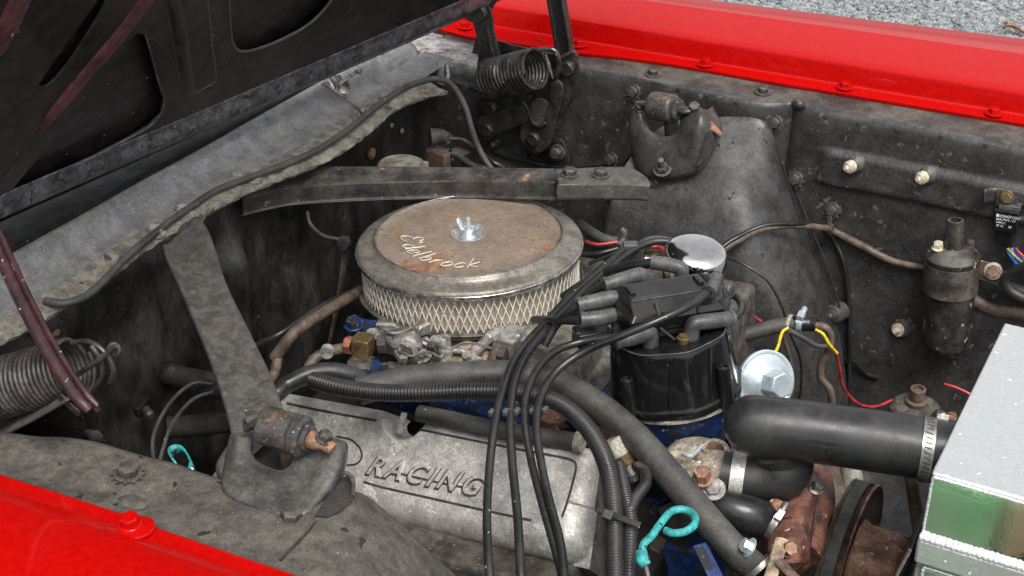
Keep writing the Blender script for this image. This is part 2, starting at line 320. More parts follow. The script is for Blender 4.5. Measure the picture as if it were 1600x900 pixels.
 coilband=mat('coil_band',(.055,.048,.042),.45,c2=(.10,.08,.065),sc=26,rust=((.42,.20,.13),.62,22),bump=.5),
 prop_green=mat('green_case',(.22,.60,.25),.6,c2=(.62,.80,.55),sc=7,bump=.05,mot=None),
 prop_tan=mat('tan_case',(.62,.55,.36),.6,c2=(.48,.38,.2),sc=12,bump=.05,mot=None),
 gravel=mat('gravel_stone',(.24,.255,.262),.8,c2=(.13,.14,.145),sc=22,mix=(.3,.7),spk=((.55,.55,.53),.68,60),bump=.5,bsc=90),
 ground=mat('gravel_ground',(.17,.18,.185),.9,c2=(.07,.07,.075),sc=45,mix=(.42,.58),spk=((.4,.4,.4),.64,60),bump=1,bsc=60),
 leaf=mat('dead_leaf',(.30,.15,.08),.7,bump=.2),
 tan=mat('tan_gasket',(.32,.24,.16),.8,c2=(.2,.15,.10),sc=40,bump=.5),
 palegreen=mat('carb_alloy',(.30,.29,.23),.6,c2=(.2,.185,.15),sc=20,metal=.2,bump=.4,spk=((.12,.1,.08),.7,60)),
 carb=mat('carb_grey',(.27,.25,.235),.55,c2=(.13,.12,.11),sc=40,metal=.2,bump=.5,spk=((.7,.68,.62),.72,60)),
)
# ================================================================ GROUND
g=MB(); g.grid([[(x,y,0) for x in np.linspace(-60,60,9)] for y in np.linspace(-40,90,9)])
o=g.build('ground',M['ground'],smooth=False); tag(o,'grey crushed stone ground beyond the car',kind='structure')
g=MB(); rng=np.random.RandomState(3)
ico=bmesh.new(); bmesh.ops.create_icosphere(ico,subdivisions=1,radius=1); iv=np.array([v.co[:] for v in ico.verts]); iF=[tuple(v.index for v in f.verts) for f in ico.faces]; ico.free()
for k in range(9500):
    px=rng.uniform(960,1640); py=rng.uniform(-30,75)
    if py>(px-960)*.12+16: continue
    c=at(px,py,'z',0.0); r=rng.uniform(.006,.017)*(1 if rng.rand()>.05 else 1.6)
    q=iv*(r*rng.uniform(.6,1.3,3))+rng.normal(0,r*.13,iv.shape); a=rng.rand()*6.3
    q=np.stack([q[:,0]*math.cos(a)-q[:,1]*math.sin(a),q[:,0]*math.sin(a)+q[:,1]*math.cos(a),q[:,2]*.7+r*.3],1)+c
    g.add(q,iF)
o=g.build('gravel',M['gravel'],smooth=False,fix=False); tag(o,'loose grey gravel on the ground beyond the far fender',kind='stuff')
for (px,py,a,lab) in ((1586,47,.3,'curled brown dead leaf on the gravel at the top right corner, the larger one'),(1570,41,1.4,'small brown dead leaf on the gravel just left of the larger leaf')):
    c=at(px,py,'z',.03); s=.045 if a<1 else .025; L=[]
    for t in np.linspace(0,1,7):
        w_=math.sin(math.pi*min(1,t*1.02))*.36*s
        L.append([c+np.array([math.cos(a)*(t-.5)*s*2-math.sin(a)*k*w_,math.sin(a)*(t-.5)*s*2+math.cos(a)*k*w_,.012*math.sin(t*5)+abs(k)*.012]) for k in (-1,-.5,0,.5,1)])
    tag(MB().grid(L).build('dead_leaf',M['leaf'],solid=.001),lab,'leaf')
# ================================================================ CAR BODY
car=thing('car_body','red car body around the open engine bay, black aprons and grey cowl','car body',(0,0,0))
# far fender : real cross-section swept along the car
Xs=np.linspace(0,1,34)
def lin(px0,py0,px1,py1,z):
    a=at(px0,py0,'z',z); b=at(px1,py1,'z',z); return lambda t:a+(b-a)*t
inner=crom(pts([(640,34),(690,46),(735,58),(800,67),(880,80),(975,90),(1066,103),(1235,133),(1262,137),(1350,152),(1600,194),(1780,226)],'z',.957),5)
def ipx(pl,x): 
    P=np.array(pl); return np.array([x,np.interp(x,P[:,0],P[:,1]),np.interp(x,P[:,0],P[:,2])])
xa,xb=inner[0][0]+.01,inner[-1][0]
F1a,F1b=at(1066,91,'z',.959),at(1600,181,'z',.959)
def foot(x): t=(x-F1a[0])/(F1b[0]-F1a[0]); return F1a+(F1b-F1a)*t
F2a=at(1066,59,'y',F1a[1]+.004); F2b=at(1600,147,'y',F1b[1]+.004)
O1a=at(1080,-6,'z',.985); O1b=at(1600,58,'z',.985)
def lerpx(a,b,x): t=(x-a[0])/(b[0]-a[0]); return a+(b-a)*t
G=[]
for x in np.linspace(xa,xb,60):
    i=ipx(inner,x); fo=foot(x); tp=lerpx(F2a,F2b,x); ou=lerpx(O1a,O1b,x); yy=[]
    row=[i+np.array([0,.002,-.012]),i,fo+np.array([0,-.004,0]),fo+np.array([0,0,.003]),tp+np.array([0,-.001,-.004]),tp,tp+np.array([0,.004,.0015])]
    for t in (.08,.2,.35,.47,.5,.53,.7,.85,.95,1): 
        p=tp+(ou-tp)*t; p=p+np.array([0,0,.018*math.sin(math.pi*min(t,1))*1.0 - (.006 if t>=.5 else 0)+(.003 if .46<t<.49 else 0)]); row.append(p)
    for (dy,dz) in ((.012,-.008),(.022,-.025),(.03,-.06),(.04,-.15),(.03,-.30),(-.02,-.55)): row.append(ou+np.array([0,dy,dz]))
    G.append(row)
ff=MB().grid(G).build('fender',M['red'],car,ang=25,solid=.0012); ff['label']='far red fender with a bolted inner flange'
for (px,py) in ((727,38),(904,66),(1102,96),(1320,132),(1553,173)):
    p=at(px,py+4,'z',.962); MB().hexa(p,(0,-.05,1),.0095,.011,rot=px%1.7,washer=1.65).build('bolt',M['red'],ff,ang=25)
# slot and rust gap pieces under flange
MB().box(at(844,63,'z',.9595),(.022,.003,.001),(1,.07,0)).build('slot',M['void'],ff,smooth=False)
# near fender
e=crom(pts([(-120,700),(0,742),(95,772),(180,800),(200,806),(236,822),(340,858),(470,902),(620,950),(760,990)],'z',.955),5)
G=[]
for p in e:
    n=np.array([.05,-1,0]); r=[p+np.array([0,.0,-.012]),p,p+np.array([0,-.003,.0015])]
    r+= [p+n*.022+np.array([0,0,.0015]),p+n*.026+np.array([0,0,.003]),p+n*.034+np.array([0,0,.007])]
    for d in (.06,.12,.2,.26,.30): r.append(p+n*d+np.array([0,0,.010+.012*math.sin(d/.3*2.2)]))
    r.append(p+n*.32+np.array([0,0,-.04])); r.append(p+n*.33+np.array([0,0,-.5])); G.append(r)
nf=MB().grid(G).build('fender',M['red'],car,ang=25,solid=.0012); nf['label']='near red fender at the bottom left'
p=at(208,824,'z',.959)
t=MB().lathe([(.0205,0),(.0205,.002),(.019,.003),(0,.003)],p+np.array([.004,.0,0]),(0,0,1),32).build('washer',M['red'],nf)
MB().hexa(p+np.array([-.003,0,.003]),(0,-.1,1),.0108,.012,rot=.5,washer=1.25).build('bolt',M['red'],nf,ang=25)
# far apron : flat top ledge, wall with pressed bead
top0=crom(pts([(560,24),(640,40),(690,52),(735,64),(880,88),(1066,108),(1350,158),(1600,200),(1780,232)],'z',.950),5)
brk=crom(pts([(560,50),(640,72),(745,88),(900,104),(1000,120),(1066,136),(1150,152),(1200,158),(1225,158),(1242,157),(1262,165),(1400,190),(1600,230),(1780,266)],'z',.949),5)
G=[]
bead_a=at(1290,262,'y',.64); bead_b=at(1600,318,'y',.66)
for x in np.linspace(-.42,.86,160):
    a=ipx(top0,x); b=ipx(brk,x); r=[a+np.array([0,.03,0]),a,(a+b)/2+np.array([0,0,.0015*hn(x*9,1)]),b,b+np.array([0,-.006,-.003]),b+np.array([0,-.010,-.012])]
    bz=np.interp(x,[bead_a[0],bead_b[0]],[bead_a[2],bead_b[2]]); y0=b[1]-.010
    for z in np.concatenate([np.linspace(.92,.70,50),np.linspace(.68,.30,8)]):
        u=(x-(bead_a[0]-.0))/.03; k=sstep(-.8,.2,u)*sstep(.036,.026,abs(z-bz))
        y=y0-.02*(.937-z)/.2-.011*k+.0012*hn(x*14,z*17)
        # shallow upper-left swage
        r.append(np.array([x,y,z]))
    G.append(r)
fa=MB().grid(G).build('inner_apron',M['apron'],car,ang=50,solid=.0015); fa['label']='far black inner apron with chipped undercoat'
def wy(x,z):
    b=ipx(brk,x); return b[1]-.010-.02*(.937-z)/.2
def onwall(px,py,off=0):
    y=.63
    for _ in range(6):
        p=at(px,py,'y',y); y=wy(p[0],p[2])-off
    return at(px,py,'y',y)
# raised hammer dimple
d=pts([(1232,150),(1258,152),(1262,166),(1246,176),(1234,165)],'z',.951)
MB().ball(at(1247,163,'z',.951),.012,16,(1.1,.8,.8)).build('dimple',M['apron'],fa)
for i,(px,py) in enumerate(((1020,112),(1192,140))):
    MB().hexa(at(px,py+4,'z',.952),(.05,-.1,1),.0105,.011,rot=.2+i,washer=1.5).build('bolt',M['bolt'],fa,ang=25)
for i,(px,py) in enumerate(((990,143),(1211,192),(1243,280),(955,250),(1300,328),(870,235))):
    p=onwall(px,py,.001); m=MB(); m.hexa(p,(-.1,-1,.25),.011,.010,rot=.3*i,washer=1.35)
    for k in range(10): # star washer teeth
        a=k*.628; u,v,w=fr((-.1,-1,.25)); m.box(p+w*.001+(u*math.cos(a)+v*math.sin(a))*.0165,(.004,.004,.002),u,v)
    m.build('bolt',M['bolt'],fa,ang=25)
for (px,py,qx,qy) in ((1343,255,1333,266),(1455,272,1443,283)):
    a=onwall(px,py,0); ax=nz(np.array([-.45,-1,-.0])); b=a+ax*.026
    s=MB().lathe([(.017,-.01),(.0165,.012),(.0135,.020),(0,.020)],a,ax,24).build('stud',M['bolt'],fa); MB().lathe([(.0115,.018),(.0115,.030),(.0085,.034),(.004,.0345),(.004,.039),(0,.039)],a,ax,20).build('stud_tip',M['stud'],s)
for (px,py,c) in ((1305,490,'bolt'),(1409,512,'stud')):
    a=onwall(px,py,0) if px>1350 else at(px,py,'y',.585); ax=nz(np.array([-.3,-1,.1]))
    s=MB().lathe([(.018,-.02),(.018,.006),(.015,.012),(0,.012)],a,ax,24).build('stud',M['rubber_grey'],fa); MB().lathe([(.0125,.010),(.0125,.016),(.006,.018),(.005,.024),(0,.024)],a,ax,20).build('stud_tip',M[c],s)
for (px,py,r) in ((1366,610,.012),(1558,578,.004),(1498,622,.005)): MB().lathe([(r,0),(r,.002),(0,.002)],onwall(px,py,.0005),(0,-1,.05),24).build('hole',M['void'],fa)
# far pale apron corner behind hinge
L=pts([(560,60),(640,66),(700,76),(760,92)],'y',.60); 
G=dense([pts([(600,40),(645,52),(700,62),(752,74)],'z',.953),pts([(596,70),(640,84),(700,96),(745,104)],'z',.945),pts([(596,100),(640,118),(700,140),(745,150)],'y',.575),pts([(600,160),(650,175),(700,190),(745,200)],'y',.57)],8,6)
lp=MB().grid(G).build('apron_corner',M['light_panel'],car,solid=.0015)
MB().tube(pts([(525+160,128),(694,130),(700,118),(697,100)],'z',.955),.0035).build('clip',M['light_panel'],lp)
MB().box(at(689,108,'z',.955),(.012,.004,.03)).build('tab',M['light_panel'],lp,bevel=.001)
# cowl : swept profile with a dusty lower flange
prof=[(-.62,.985),(-.52,.998),(-.478,1.0),(-.470,.998),(-.462,.990),(-.452,.972),(-.446,.966),(-.438,.963),(-.425,.960)]
cuts=[]
def cow(y,k): return -.001+.0
lowb=crom(pts([(-90,585),(0,535),(60,503),(110,470),(150,448),(190,418),(235,384),(300,345),(360,312),(420,285),(480,262),(540,232),(585,198),(620,168),(670,148),(700,142)],'z',.952),6)
LB=np.array(lowb)
top_l=at(20,405,'z',.998); top_r=at(530,118,'z',.998)
def cx(y): return np.interp(y,[top_l[1],top_r[1]],[top_l[0],top_r[0]])
G=[]
for y in np.linspace(-.80,.52,110):
    x0=cx(y); r=[]
    dn=sstep(.375,.40,y)
    for (dx,z) in ((-.20,.985),(-.12,.992),(-.03,.999),(-.014,1.0),(-.004,.998),(.004,.990),(.016,.975),(.026,.966)): 
        r.append(np.array([x0+dx+.0015*hn(y*8,dx*20),y,z-.02*dn*(1 if z>.97 else 0)]))
    xe=x0+.022+(np.interp(y,LB[:,1],LB[:,0])-x0-.022)*.52; r.append(np.array([x0+.034,y,.9635])); r.append(np.array([max(xe,x0+.036),y,.9600])); G.append(r)
cw=MB().grid([r[3:] for r in G]).build('cowl',M['cowl'],car,ang=60,solid=.0015)
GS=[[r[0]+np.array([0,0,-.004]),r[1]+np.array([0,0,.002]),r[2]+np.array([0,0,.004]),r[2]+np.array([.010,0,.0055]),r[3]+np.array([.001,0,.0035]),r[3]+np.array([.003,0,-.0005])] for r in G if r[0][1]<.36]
MB().grid(GS).build('cowl_gap_shade',M['gap_shade'],car,ang=60,solid=.0015)  # dark strip standing in for the shadow between hood and cowl
G=[]
for y in np.linspace(LB[0][1],LB[-1][1],260):
    xb_=np.interp(y,LB[:,1],LB[:,0]); x0=cx(y)+.022; j=.0012*hn(y*60,3)+.0008*hn(y*170,9); r=[]
    xb_+=j
    for t in np.linspace(.46,1,12):
        x=x0+(xb_-x0)*t; z=.9628-.0098*sstep(.46,1,t)+.003*hn(x*60,y*50)*sstep(.5,.75,t)+.0010*hn(x*150,y*130)*sstep(.5,.7,t)-.004*sstep(.85,1,t)
        r.append(np.array([x,y,z]))
    r.append(np.array([xb_-.002,y,.944])); r.append(np.array([xb_-.014,y,.942])); G.append(r)
cf=MB().grid(G).build('cowl_flange',M['cowl_dust'],car,ang=60); cf['label']='dust-caked cowl flange above the firewall'
for (px,py,k,h) in ((243,361,0,.011),(287,329,1,.011),(372,273,2,.009),(398,276,3,.006)): 
    MB().hexa(at(px,py+4,'z',.956),(.1,0,1),.0125,h,rot=.5*k+.2,washer=1.25).build('bolt',M['bolt_pale'] if k<2 else M['cowl_dust'],cf,ang=25)
# firewall
def fwx(y,z): 
    x=-.395-.02*sstep(.88,.95,z)
    x+= .022*sstep(.0,.05,y)*sstep(.16,.11,y)*sstep(.90,.84,z)        # raised rib
    x-= .02*sstep(-.52,-.46,y)*sstep(-.30,-.36,y)*sstep(.86,.80,z)*sstep(.60,.66,z)
    x+= .035*sstep(-.06,-.10,y)*sstep(-.20,-.16,y)*sstep(.86,.80,z)
    return x+.003*hn(y*14,z*16)
G=[[np.array([fwx(y,z),y,z]) for z in np.concatenate([np.linspace(.953,.5,70),np.linspace(.48,.2,6)])] for y in np.linspace(-.85,.62,160)]
fw=MB().grid(G).build('firewall',M['fire'],car,ang=0); fw['label']='stained black firewall at the rear of the engine bay'
def onfw(px,py,off=0): return at(px,py,'x',-.395+off)
for (px,py,r) in ((580,240,.012),(612,196,.006),(628,205,.006)): MB().ball(onfw(px,py,.005),r,14,(.6,1,1)).build('blob',M['mount_rust' if px==580 else 'cowl_dust'],fw)
# far shock tower
rows=[[(965,275,'y',.47),(1010,215,'y',.54),(1060,188,'y',.60),(1115,183,'y',.615),(1170,183,'y',.618),(1203,192,'y',.622)],
 [(962,290,'y',.455),(1015,262,'y',.50),(1080,235,'y',.545),(1140,218,'y',.57),(1190,222,'y',.59),(1216,235,'y',.617)],
 [(955,312,'y',.44),(1015,296,'y',.465),(1090,275,'y',.49),(1150,262,'y',.52),(1205,270,'y',.565),(1230,285,'y',.612)],
 [(946,345,'y',.425),(1015,345,'y',.43),(1100,335,'y',.445),(1170,322,'y',.475),(1222,330,'y',.54),(1252,350,'y',.607)],
 [(940,400,'y',.41),(1015,410,'y',.405),(1110,410,'y',.415),(1190,400,'y',.445),(1250,405,'y',.525),(1283,425,'y',.60)],
 [(934,480,'y',.40),(1015,490,'y',.39),(1120,500,'y',.395),(1210,495,'y',.425),(1275,500,'y',.515),(1312,520,'y',.592)],
 [(930,640,'y',.39),(1015,660,'y',.375),(1130,680,'y',.38),(1225,680,'y',.41),(1295,680,'y',.50),(1330,680,'y',.585)],
 [(930,800,'y',.38),(1015,820,'y',.37),(1130,820,'y',.37),(1230,820,'y',.40),(1300,820,'y',.49),(1340,820,'y',.575)]]
G=dense([pts(r) for r in rows],9,9)
# close left side
G=[[r[0]+np.array([-.03,.16,0]),r[0]+np.array([-.008,.03,0])]+r for r in G]
st=MB().grid(G).build('shock_tower',M['tower'],car,ang=0); st['label']='far shock tower, worn grey paint'
MB().tube([p+np.array([0,-.002,.001]) for p in pts([(1200,190),(1217,235),(1232,285),(1254,350),(1285,425),(1314,520),(1332,640)],'y',.612)],.0016,6).build('seam',M['apron'],st)
# tower left dark flank toward brace
# near apron + tower cap
rows=[[(-120,668,'z',.915),(0,676,'z',.915),(110,686,'z',.915),(200,704,'z',.915),(330,744,'z',.915),(420,772,'z',.92),(500,778,'z',.925),(560,768,'z',.93),(615,812,'z',.885),(662,852,'z',.85),(712,900,'z',.80),(760,950,'z',.75)],
 [(-120,674,'z',.929),(0,683,'z',.929),(110,692,'z',.929),(200,711,'z',.929),(330,751,'z',.929),(420,779,'z',.932),(500,786,'z',.936),(552,778,'z',.937),(600,816,'z',.905),(640,856,'z',.875),(684,902,'z',.84),(725,950,'z',.80)],
 [(-120,700,'z',.93),(0,708,'z',.93),(105,724,'z',.93),(200,748,'z',.93),(330,788,'z',.934),(415,812,'z',.936),(480,822,'z',.938),(530,812,'z',.938),(575,838,'z',.922),(610,870,'z',.90),(645,915,'z',.87),(680,960,'z',.84)],
 [(-120,716,'z',.93),(0,730,'z',.93),(100,756,'z',.93),(200,788,'z',.932),(330,836,'z',.935),(415,860,'z',.936),(460,874,'z',.936),(500,884,'z',.935),(545,905,'z',.925),(575,930,'z',.915),(610,960,'z',.90),(650,990,'z',.88)],
 [(-120,730,'z',.94),(0,760,'z',.94),(95,792,'z',.94),(190,824,'z',.94),(330,874,'z',.94),(420,905,'z',.94),(470,925,'z',.94),(510,940,'z',.94),(560,955,'z',.935),(590,975,'z',.93),(640,1000,'z',.91),(690,1020,'z',.90)]]
G=dense([pts(r) for r in rows],12,8)
for i,r in enumerate(G):
    for j,p in enumerate(r): r[j]=p+np.array([0,0,.0022*hn(p[0]*22,p[1]*26)])
na=MB().grid(G).build('inner_apron',M['apron_dusty'],car,ang=0,solid=.0018); na['label']='near dusty apron ledge and shock tower cap'
MB().tube(pts([(498,812,'z',.9395),(478,834,'z',.939),(452,860,'z',.938),(438,876,'z',.938)]),.0018,6).build('seam',M['void'],na)
for i,(px,py) in enumerate(((200,742),(455,812))):
    p=at(px,py,'z',.934); m=MB(); m.hexa(p,(.1,.05,1),.0125,.013,rot=.4+i*.6,washer=1.35)
    for k in range(12):
        a=k*.5236; m.box(p+np.array([math.cos(a)*.0185,math.sin(a)*.0185,.001]),(.004,.0035,.002),(math.cos(a),math.sin(a),0),(-math.sin(a),math.cos(a),0))
    m.build('bolt',M['bolt'],na,ang=25)
MB().ball(at(206,786,'z',.93),.016,18,(1.2,.8,.35)).build('dimple',M['apron_dusty'],na)
# lower frame rails and oily floor of the bay
fl=MB(); fl.box((.2,-.08,.28),(1.5,1.5,.02)).build('undertray',M['void'],car,smooth=False)
G=[[np.array([x,-.80+.10*sstep(.9,.5,z),z]) for z in np.linspace(.925,.3,12)] for x in np.linspace(-.42,.95,20)]
MB().grid(G).build('apron_wall',M['fire'],car)
MB().beam((-.4,-.42,.50),(.95,-.42,.48),.09,.1).build('frame_rail',M['void'],car,smooth=False,bevel=.01)
MB().beam((-.4,.40,.45),(.95,.40,.45),.09,.1).build('frame_rail',M['void'],car,smooth=False,bevel=.01)
# ================================================================ HOOD
hd=thing('hood','open hood seen from below, black underside with dark maroon ribs','hood',at(640,80,'z',1.04))
A=at(-60,372,'z',1.035); B_=at(762,12,'z',1.035); he=nz(B_-A); al=math.radians(57); up_=nz(np.array([math.cos(al),0,math.sin(al)])); up_=nz(up_-he*np.dot(up_,he)); hn_=nz(np.cross(up_,he))
if np.dot(hn_,cF)>0: hn_=-hn_
def hp(px,py,off=0): return on(px,py,B_+hn_*off,hn_)
def hpoly(l,off=0): return [hp(x,y,off) for x,y in l]
# skin behind, inner frame with openings
P=[A-he*.35,B_+he*.0,B_+up_*.9-he*.02,A+up_*.9-he*.35]
sk=MB(); 
V=[p-hn_*.030 for p in P]+[p-hn_*.042 for p in P]
sk.add([v+hn_*.016 for v in V],[(0,1,2,3),(7,6,5,4),(0,4,5,1),(1,5,6,2),(2,6,7,3),(3,7,4,0)]); sk.build('skin',M['hood'],hd,smooth=False)
open1=hpoly([(-60,372),(20,313),(48,297),(140,246),(205,212),(232,196),(250,178),(255,155),(246,125),(234,80),(226,54),(214,50),(200,62),(150,125),(90,205),(20,292),(-30,340)])
open2=hpoly([(357,-30),(358,15),(361,55),(366,72),(376,80),(396,78),(430,66),(470,46),(496,26),(515,6),(540,-40)])
slot=hpoly([(56,136),(72,134),(88,120),(110,92),(150,30),(176,-20),(166,-24),(140,14),(100,70),(66,118)])
b0=hpoly([(-60,372),(762,12)]); 
outer=[A-he*.35+up_*.03,B_+up_*.02,B_+up_*.88,A+up_*.88-he*.35]
pf=plate('inner_frame',outer,[open1,open2,slot],.004,M['hood'],hd,bevel=.0015)
# rear bead profile along the edge
G=[]
for s in np.linspace(0,1,60):
    q=A-he*.35+(B_-A+he*.35)*s; r=[]
    for (h,o_) in ((-.006,-.030),(-.010,-.018),(-.006,-.004),(0,.0),(.012,.0),(.020,.004),(.028,.011),(.038,.015),(.048,.013),(.056,.007),(.064,.002),(.072,.0015)):
        r.append(q+up_*h+hn_*(o_+.0006*hn(s*90,h*200)))
    G.append(r)
bd=MB().grid(G).build('rear_bead',M['hood_bead'],hd,ang=60,solid=.0015)
def rib(l,r,flat,m,nm='rib'):
    P=[hp(x,y,.002) for x,y in l]; return MB().tube(P,r,16,6,flat=flat,up=hn_).build(nm,m,hd)
rib([(66,202),(85,176),(140,110),(190,52),(232,-4),(262,-50)],[.007,.015,.016,.016,.016],.28,M['hood_red'])
rib([(-30,100),(0,66),(34,-6),(60,-60)],[.018,.018],.28,M['hood_red'])
rib([(268,-10),(276,20),(284,70),(292,130),(298,150)],[.014,.014,.010],.25,M['hood'])
MB().tube([hp(x,y,.0015) for x,y in ((323,-10),(327,30),(332,80),(337,115),(334,128),(318,138),(300,148))],.0016,6).build('crease',M['brace'],hd)
MB().tube([hp(x,y,.0015) for x,y in ((0,280),(40,230),(90,165),(118,120),(170,30),(190,-20))],.0014,6).build('crease',M['hood'],hd)
MB().tube([hp(x,y,.002) for x,y in ((44,300),(140,248),(205,214),(234,197),(251,178),(256,155),(247,125),(235,80),(227,54))],.0013,6).build('pressed_edge',M['hood_bead'],hd)
MB().tube([hp(x,y,.002) for x,y in ((357,-20),(358,15),(361,55),(366,72),(376,80),(396,78),(430,66),(470,46),(496,26),(518,0))],.0022,6).build('pressed_edge',M['brace'],hd)
# ================================================================ HINGES
def spring(m,a,b,R,r,turns,seg=22,ws=7):
    a=np.array(a);b=np.array(b); u,v,w=fr(b-a); n=int(turns*seg); L=np.linalg.norm(b-a)
    P=[a+w*L*i/n+R*(math.cos(2*math.pi*i/seg)*u+math.sin(2*math.pi*i/seg)*v) for i in range(n+1)]
    return m.tube(P,r,ws,raw=True)
Yv=np.array([0,-1.,.0])
def disc(m,p,r,h,ax=(0,-1,0),b=.002,seg=24): return m.lathe([(r,-.004),(r,h-b),(r-b,h),(0,h)],p,ax,seg)
fh=thing('spring_hinge','black far hood hinge with a coil spring and riveted links','hinge',at(820,180,'y',.56),'hood hinges')
def Y(l,v): return pts(l,'y',v)
plate('back_plate',Y([(746,54),(733,104),(738,140),(741,190),(757,225),(785,240),(840,250),(884,256),(878,225),(866,214),(874,190),(888,130),(900,86),(860,84),(800,70)],.585),[],.004,M['hinge'],fh)
plate('hood_arm',Y([(737,22),(738,13),(745,6),(756,5),(765,12),(769,28),(771,50),(783,98),(758,104),(748,60)],.565),[],.007,M['hinge'],fh,bevel=.002)
plate('hood_leaf',Y([(739,-30),(720,0),(716,22),(738,34),(765,20),(792,-30)],.585),[],.006,M['hinge'],fh)
disc(MB(),at(750,20,'y',.560),.0165,.010).build('rivet',M['hinge'],fh)
MB().tube(Y([(763,40),(768,70),(776,100)],.560),.006,10,flat=.5).build('rib',M['hinge'],fh)
a_=plate('lift_arm',Y([(853,-14),(881,-14),(897,84),(871,94)],.565),[],.005,M['hinge'],fh)
MB().beam(at(857,-14,'y',.558),at(875,90,'y',.558),.006,.014,(0,1,0)).build('flange',M['hinge'],a_,bevel=.0015)
MB().beam(at(878,-14,'y',.556),at(894,82,'y',.556),.004,.018,(0,1,0)).build('flange',M['hinge'],a_,bevel=.001)
plate('pivot_plate',Y([(869,94),(896,79),(902,86),(905,112),(890,150),(877,190),(866,216),(866,200),(852,190),(858,140)],.556),[],.005,M['hinge'],fh)
MB().tube(Y([(870,93),(896,80)],.548),.003,8).build('flange',M['brace'],fh)
disc(MB(),at(886,107,'y',.550),.0145,.008).build('rivet',M['hinge'],fh)
plate('rocker',crom(Y([(817,196),(830,190),(846,194),(856,180),(862,150),(860,132),(870,126),(879,137),(874,165),(868,190),(862,215),(855,229),(840,237),(826,232),(816,216)],.543),4,True),[],.007,M['hinge'],fh,bevel=.0025)
plate('pocket',crom(Y([(833,158),(845,154),(856,160),(857,170),(851,188),(842,195),(835,187),(829,170)],.549),4,True),[],.003,M['brace'],fh)
disc(MB(),at(834,217,'y',.538),.0125,.008).build('rivet',M['hinge'],fh)
plate('link_bar',crom(Y([(745,195),(752,184),(778,176),(800,169),(812,164),(820,172),(824,187),(796,200),(770,212),(762,219),(754,214)],.536),3,True),[],.006,M['hinge'],fh,bevel=.002)
disc(MB(),at(761,203,'y',.531),.0125,.007).build('rivet',M['hinge'],fh); disc(MB(),at(767,169,'y',.545),.013,.010).build('rivet',M['hinge'],fh)
plate('link_bar',Y([(748,160),(790,150),(830,150),(826,165),(800,170),(760,182),(748,188)],.556),[],.006,M['hinge'],fh,bevel=.002)
MB().tube(Y([(808,167),(816,160),(824,170),(832,190),(842,197),(852,192)],.534),.0035,8).build('rod',M['hinge'],fh)
plate('foot',crom(Y([(862,216),(867,222),(876,217),(884,232),(889,252),(868,254),(858,240)],.57),2,True),[],.004,M['hinge'],fh)
MB().hexa(at(871,238,'y',.566),(0,-1,.1),.0115,.014,washer=1.4).build('bolt',M['bolt'],fh,ang=25)
MB().lathe([(.009,0),(.009,.02),(.006,.024),(0,.024)],at(778,222,'y',.575),(-.2,-1,0),16).build('stub',M['hinge'],fh)
sa,sb=at(765,124,'y',.525),at(838,107,'y',.50)
m=MB(); spring(m,sa,sb,.0355,.0036,13.5); m.tube([sb+np.array([0,0,.036]),at(865,78,'y',.51),at(874,98,'y',.51),at(869,120,'y',.52),at(860,126,'y',.53)],.0042,9)
m.tube([sa+np.array([-.004,0,-.03]),at(748,142,'y',.52),at(734,137,'y',.53)],.0042,9); m.build('spring',M['spring'],fh,fix=False)
m=MB(); m.tube(Y([(853,84),(858,100),(864,122)],.515),[.002,.005,.002],8,flat=.4); m.build('spring_clip',M['steel'],fh)
nh=thing('spring_hinge','near hood hinge at the left edge, dark maroon arm over a wide grey coil spring','hinge',at(100,620,'y',-.72),'hood hinges')
sa,sb=at(2,606,'y',-.735),at(140,566,'y',-.70)
ra=nz(sb-sa)
m=MB(); spring(m,at(-40,618,'y',-.745),at(118,574,'y',-.705),.036,.0030,22); m.build('spring',M['spring_rust'],nh,fix=False)
m=MB(); m.tube(pts([(112,536),(140,534),(165,552),(177,578),(172,597)],'y',-.69),.0034,10); m.tube(pts([(120,586),(150,566),(172,548),(182,540)],'y',-.70),.0034,8); m.tube(pts([(142,540),(156,560),(160,585),(148,606)],'y',-.695),.003,8)
m.build('spring_hook',M['spring_rust'],nh)
MB().hexa(at(178,546,'y',-.69),(.3,-.8,.4),.006,.008).build('bolt',M['mount'],nh)
Pa=[(-30,330),(0,392),(40,478),(80,552),(118,612),(142,640)]
m=MB(); m.tube(pts(Pa,'y',-.745),[.0105,.0105,.011,.0115,.0115,.009],14,flat=.7); arm=m.build('hinge_arm',M['maroon'],nh); arm['label']='dark maroon hinge arm'
m=MB(); Q=[(x+10,y-5) for x,y in Pa]; m.tube(pts(Q,'y',-.742),.0038,8); m.build('arm_flange',M['maroon'],arm)
plate('bracket',Y([(-80,690),(-10,655),(95,600),(112,606),(140,620),(152,642),(144,700),(120,730),(20,730),(-80,730)],-.70),[],.01,M['tar'],nh,bevel=.003)
G=dense([Y([(-60,676),(0,646),(60,614),(100,592)],-.69),Y([(-50,704),(6,680),(64,650),(112,622)],-.755)],4,4)
MB().grid(G).build('bracket_top',M['apron_dusty'],nh,solid=.003)
m=MB(); m.box(at(112,630,'y',-.745),(.035,.012,.012),(.8,0,-.5)); m.build('arm_end',M['tar'],nh,bevel=.003)
MB().lathe([(.008,0),(.008,.02),(0,.022)],at(140,674,'y',-.70),(1,-.4,0),14).build('stub',M['mount'],nh)
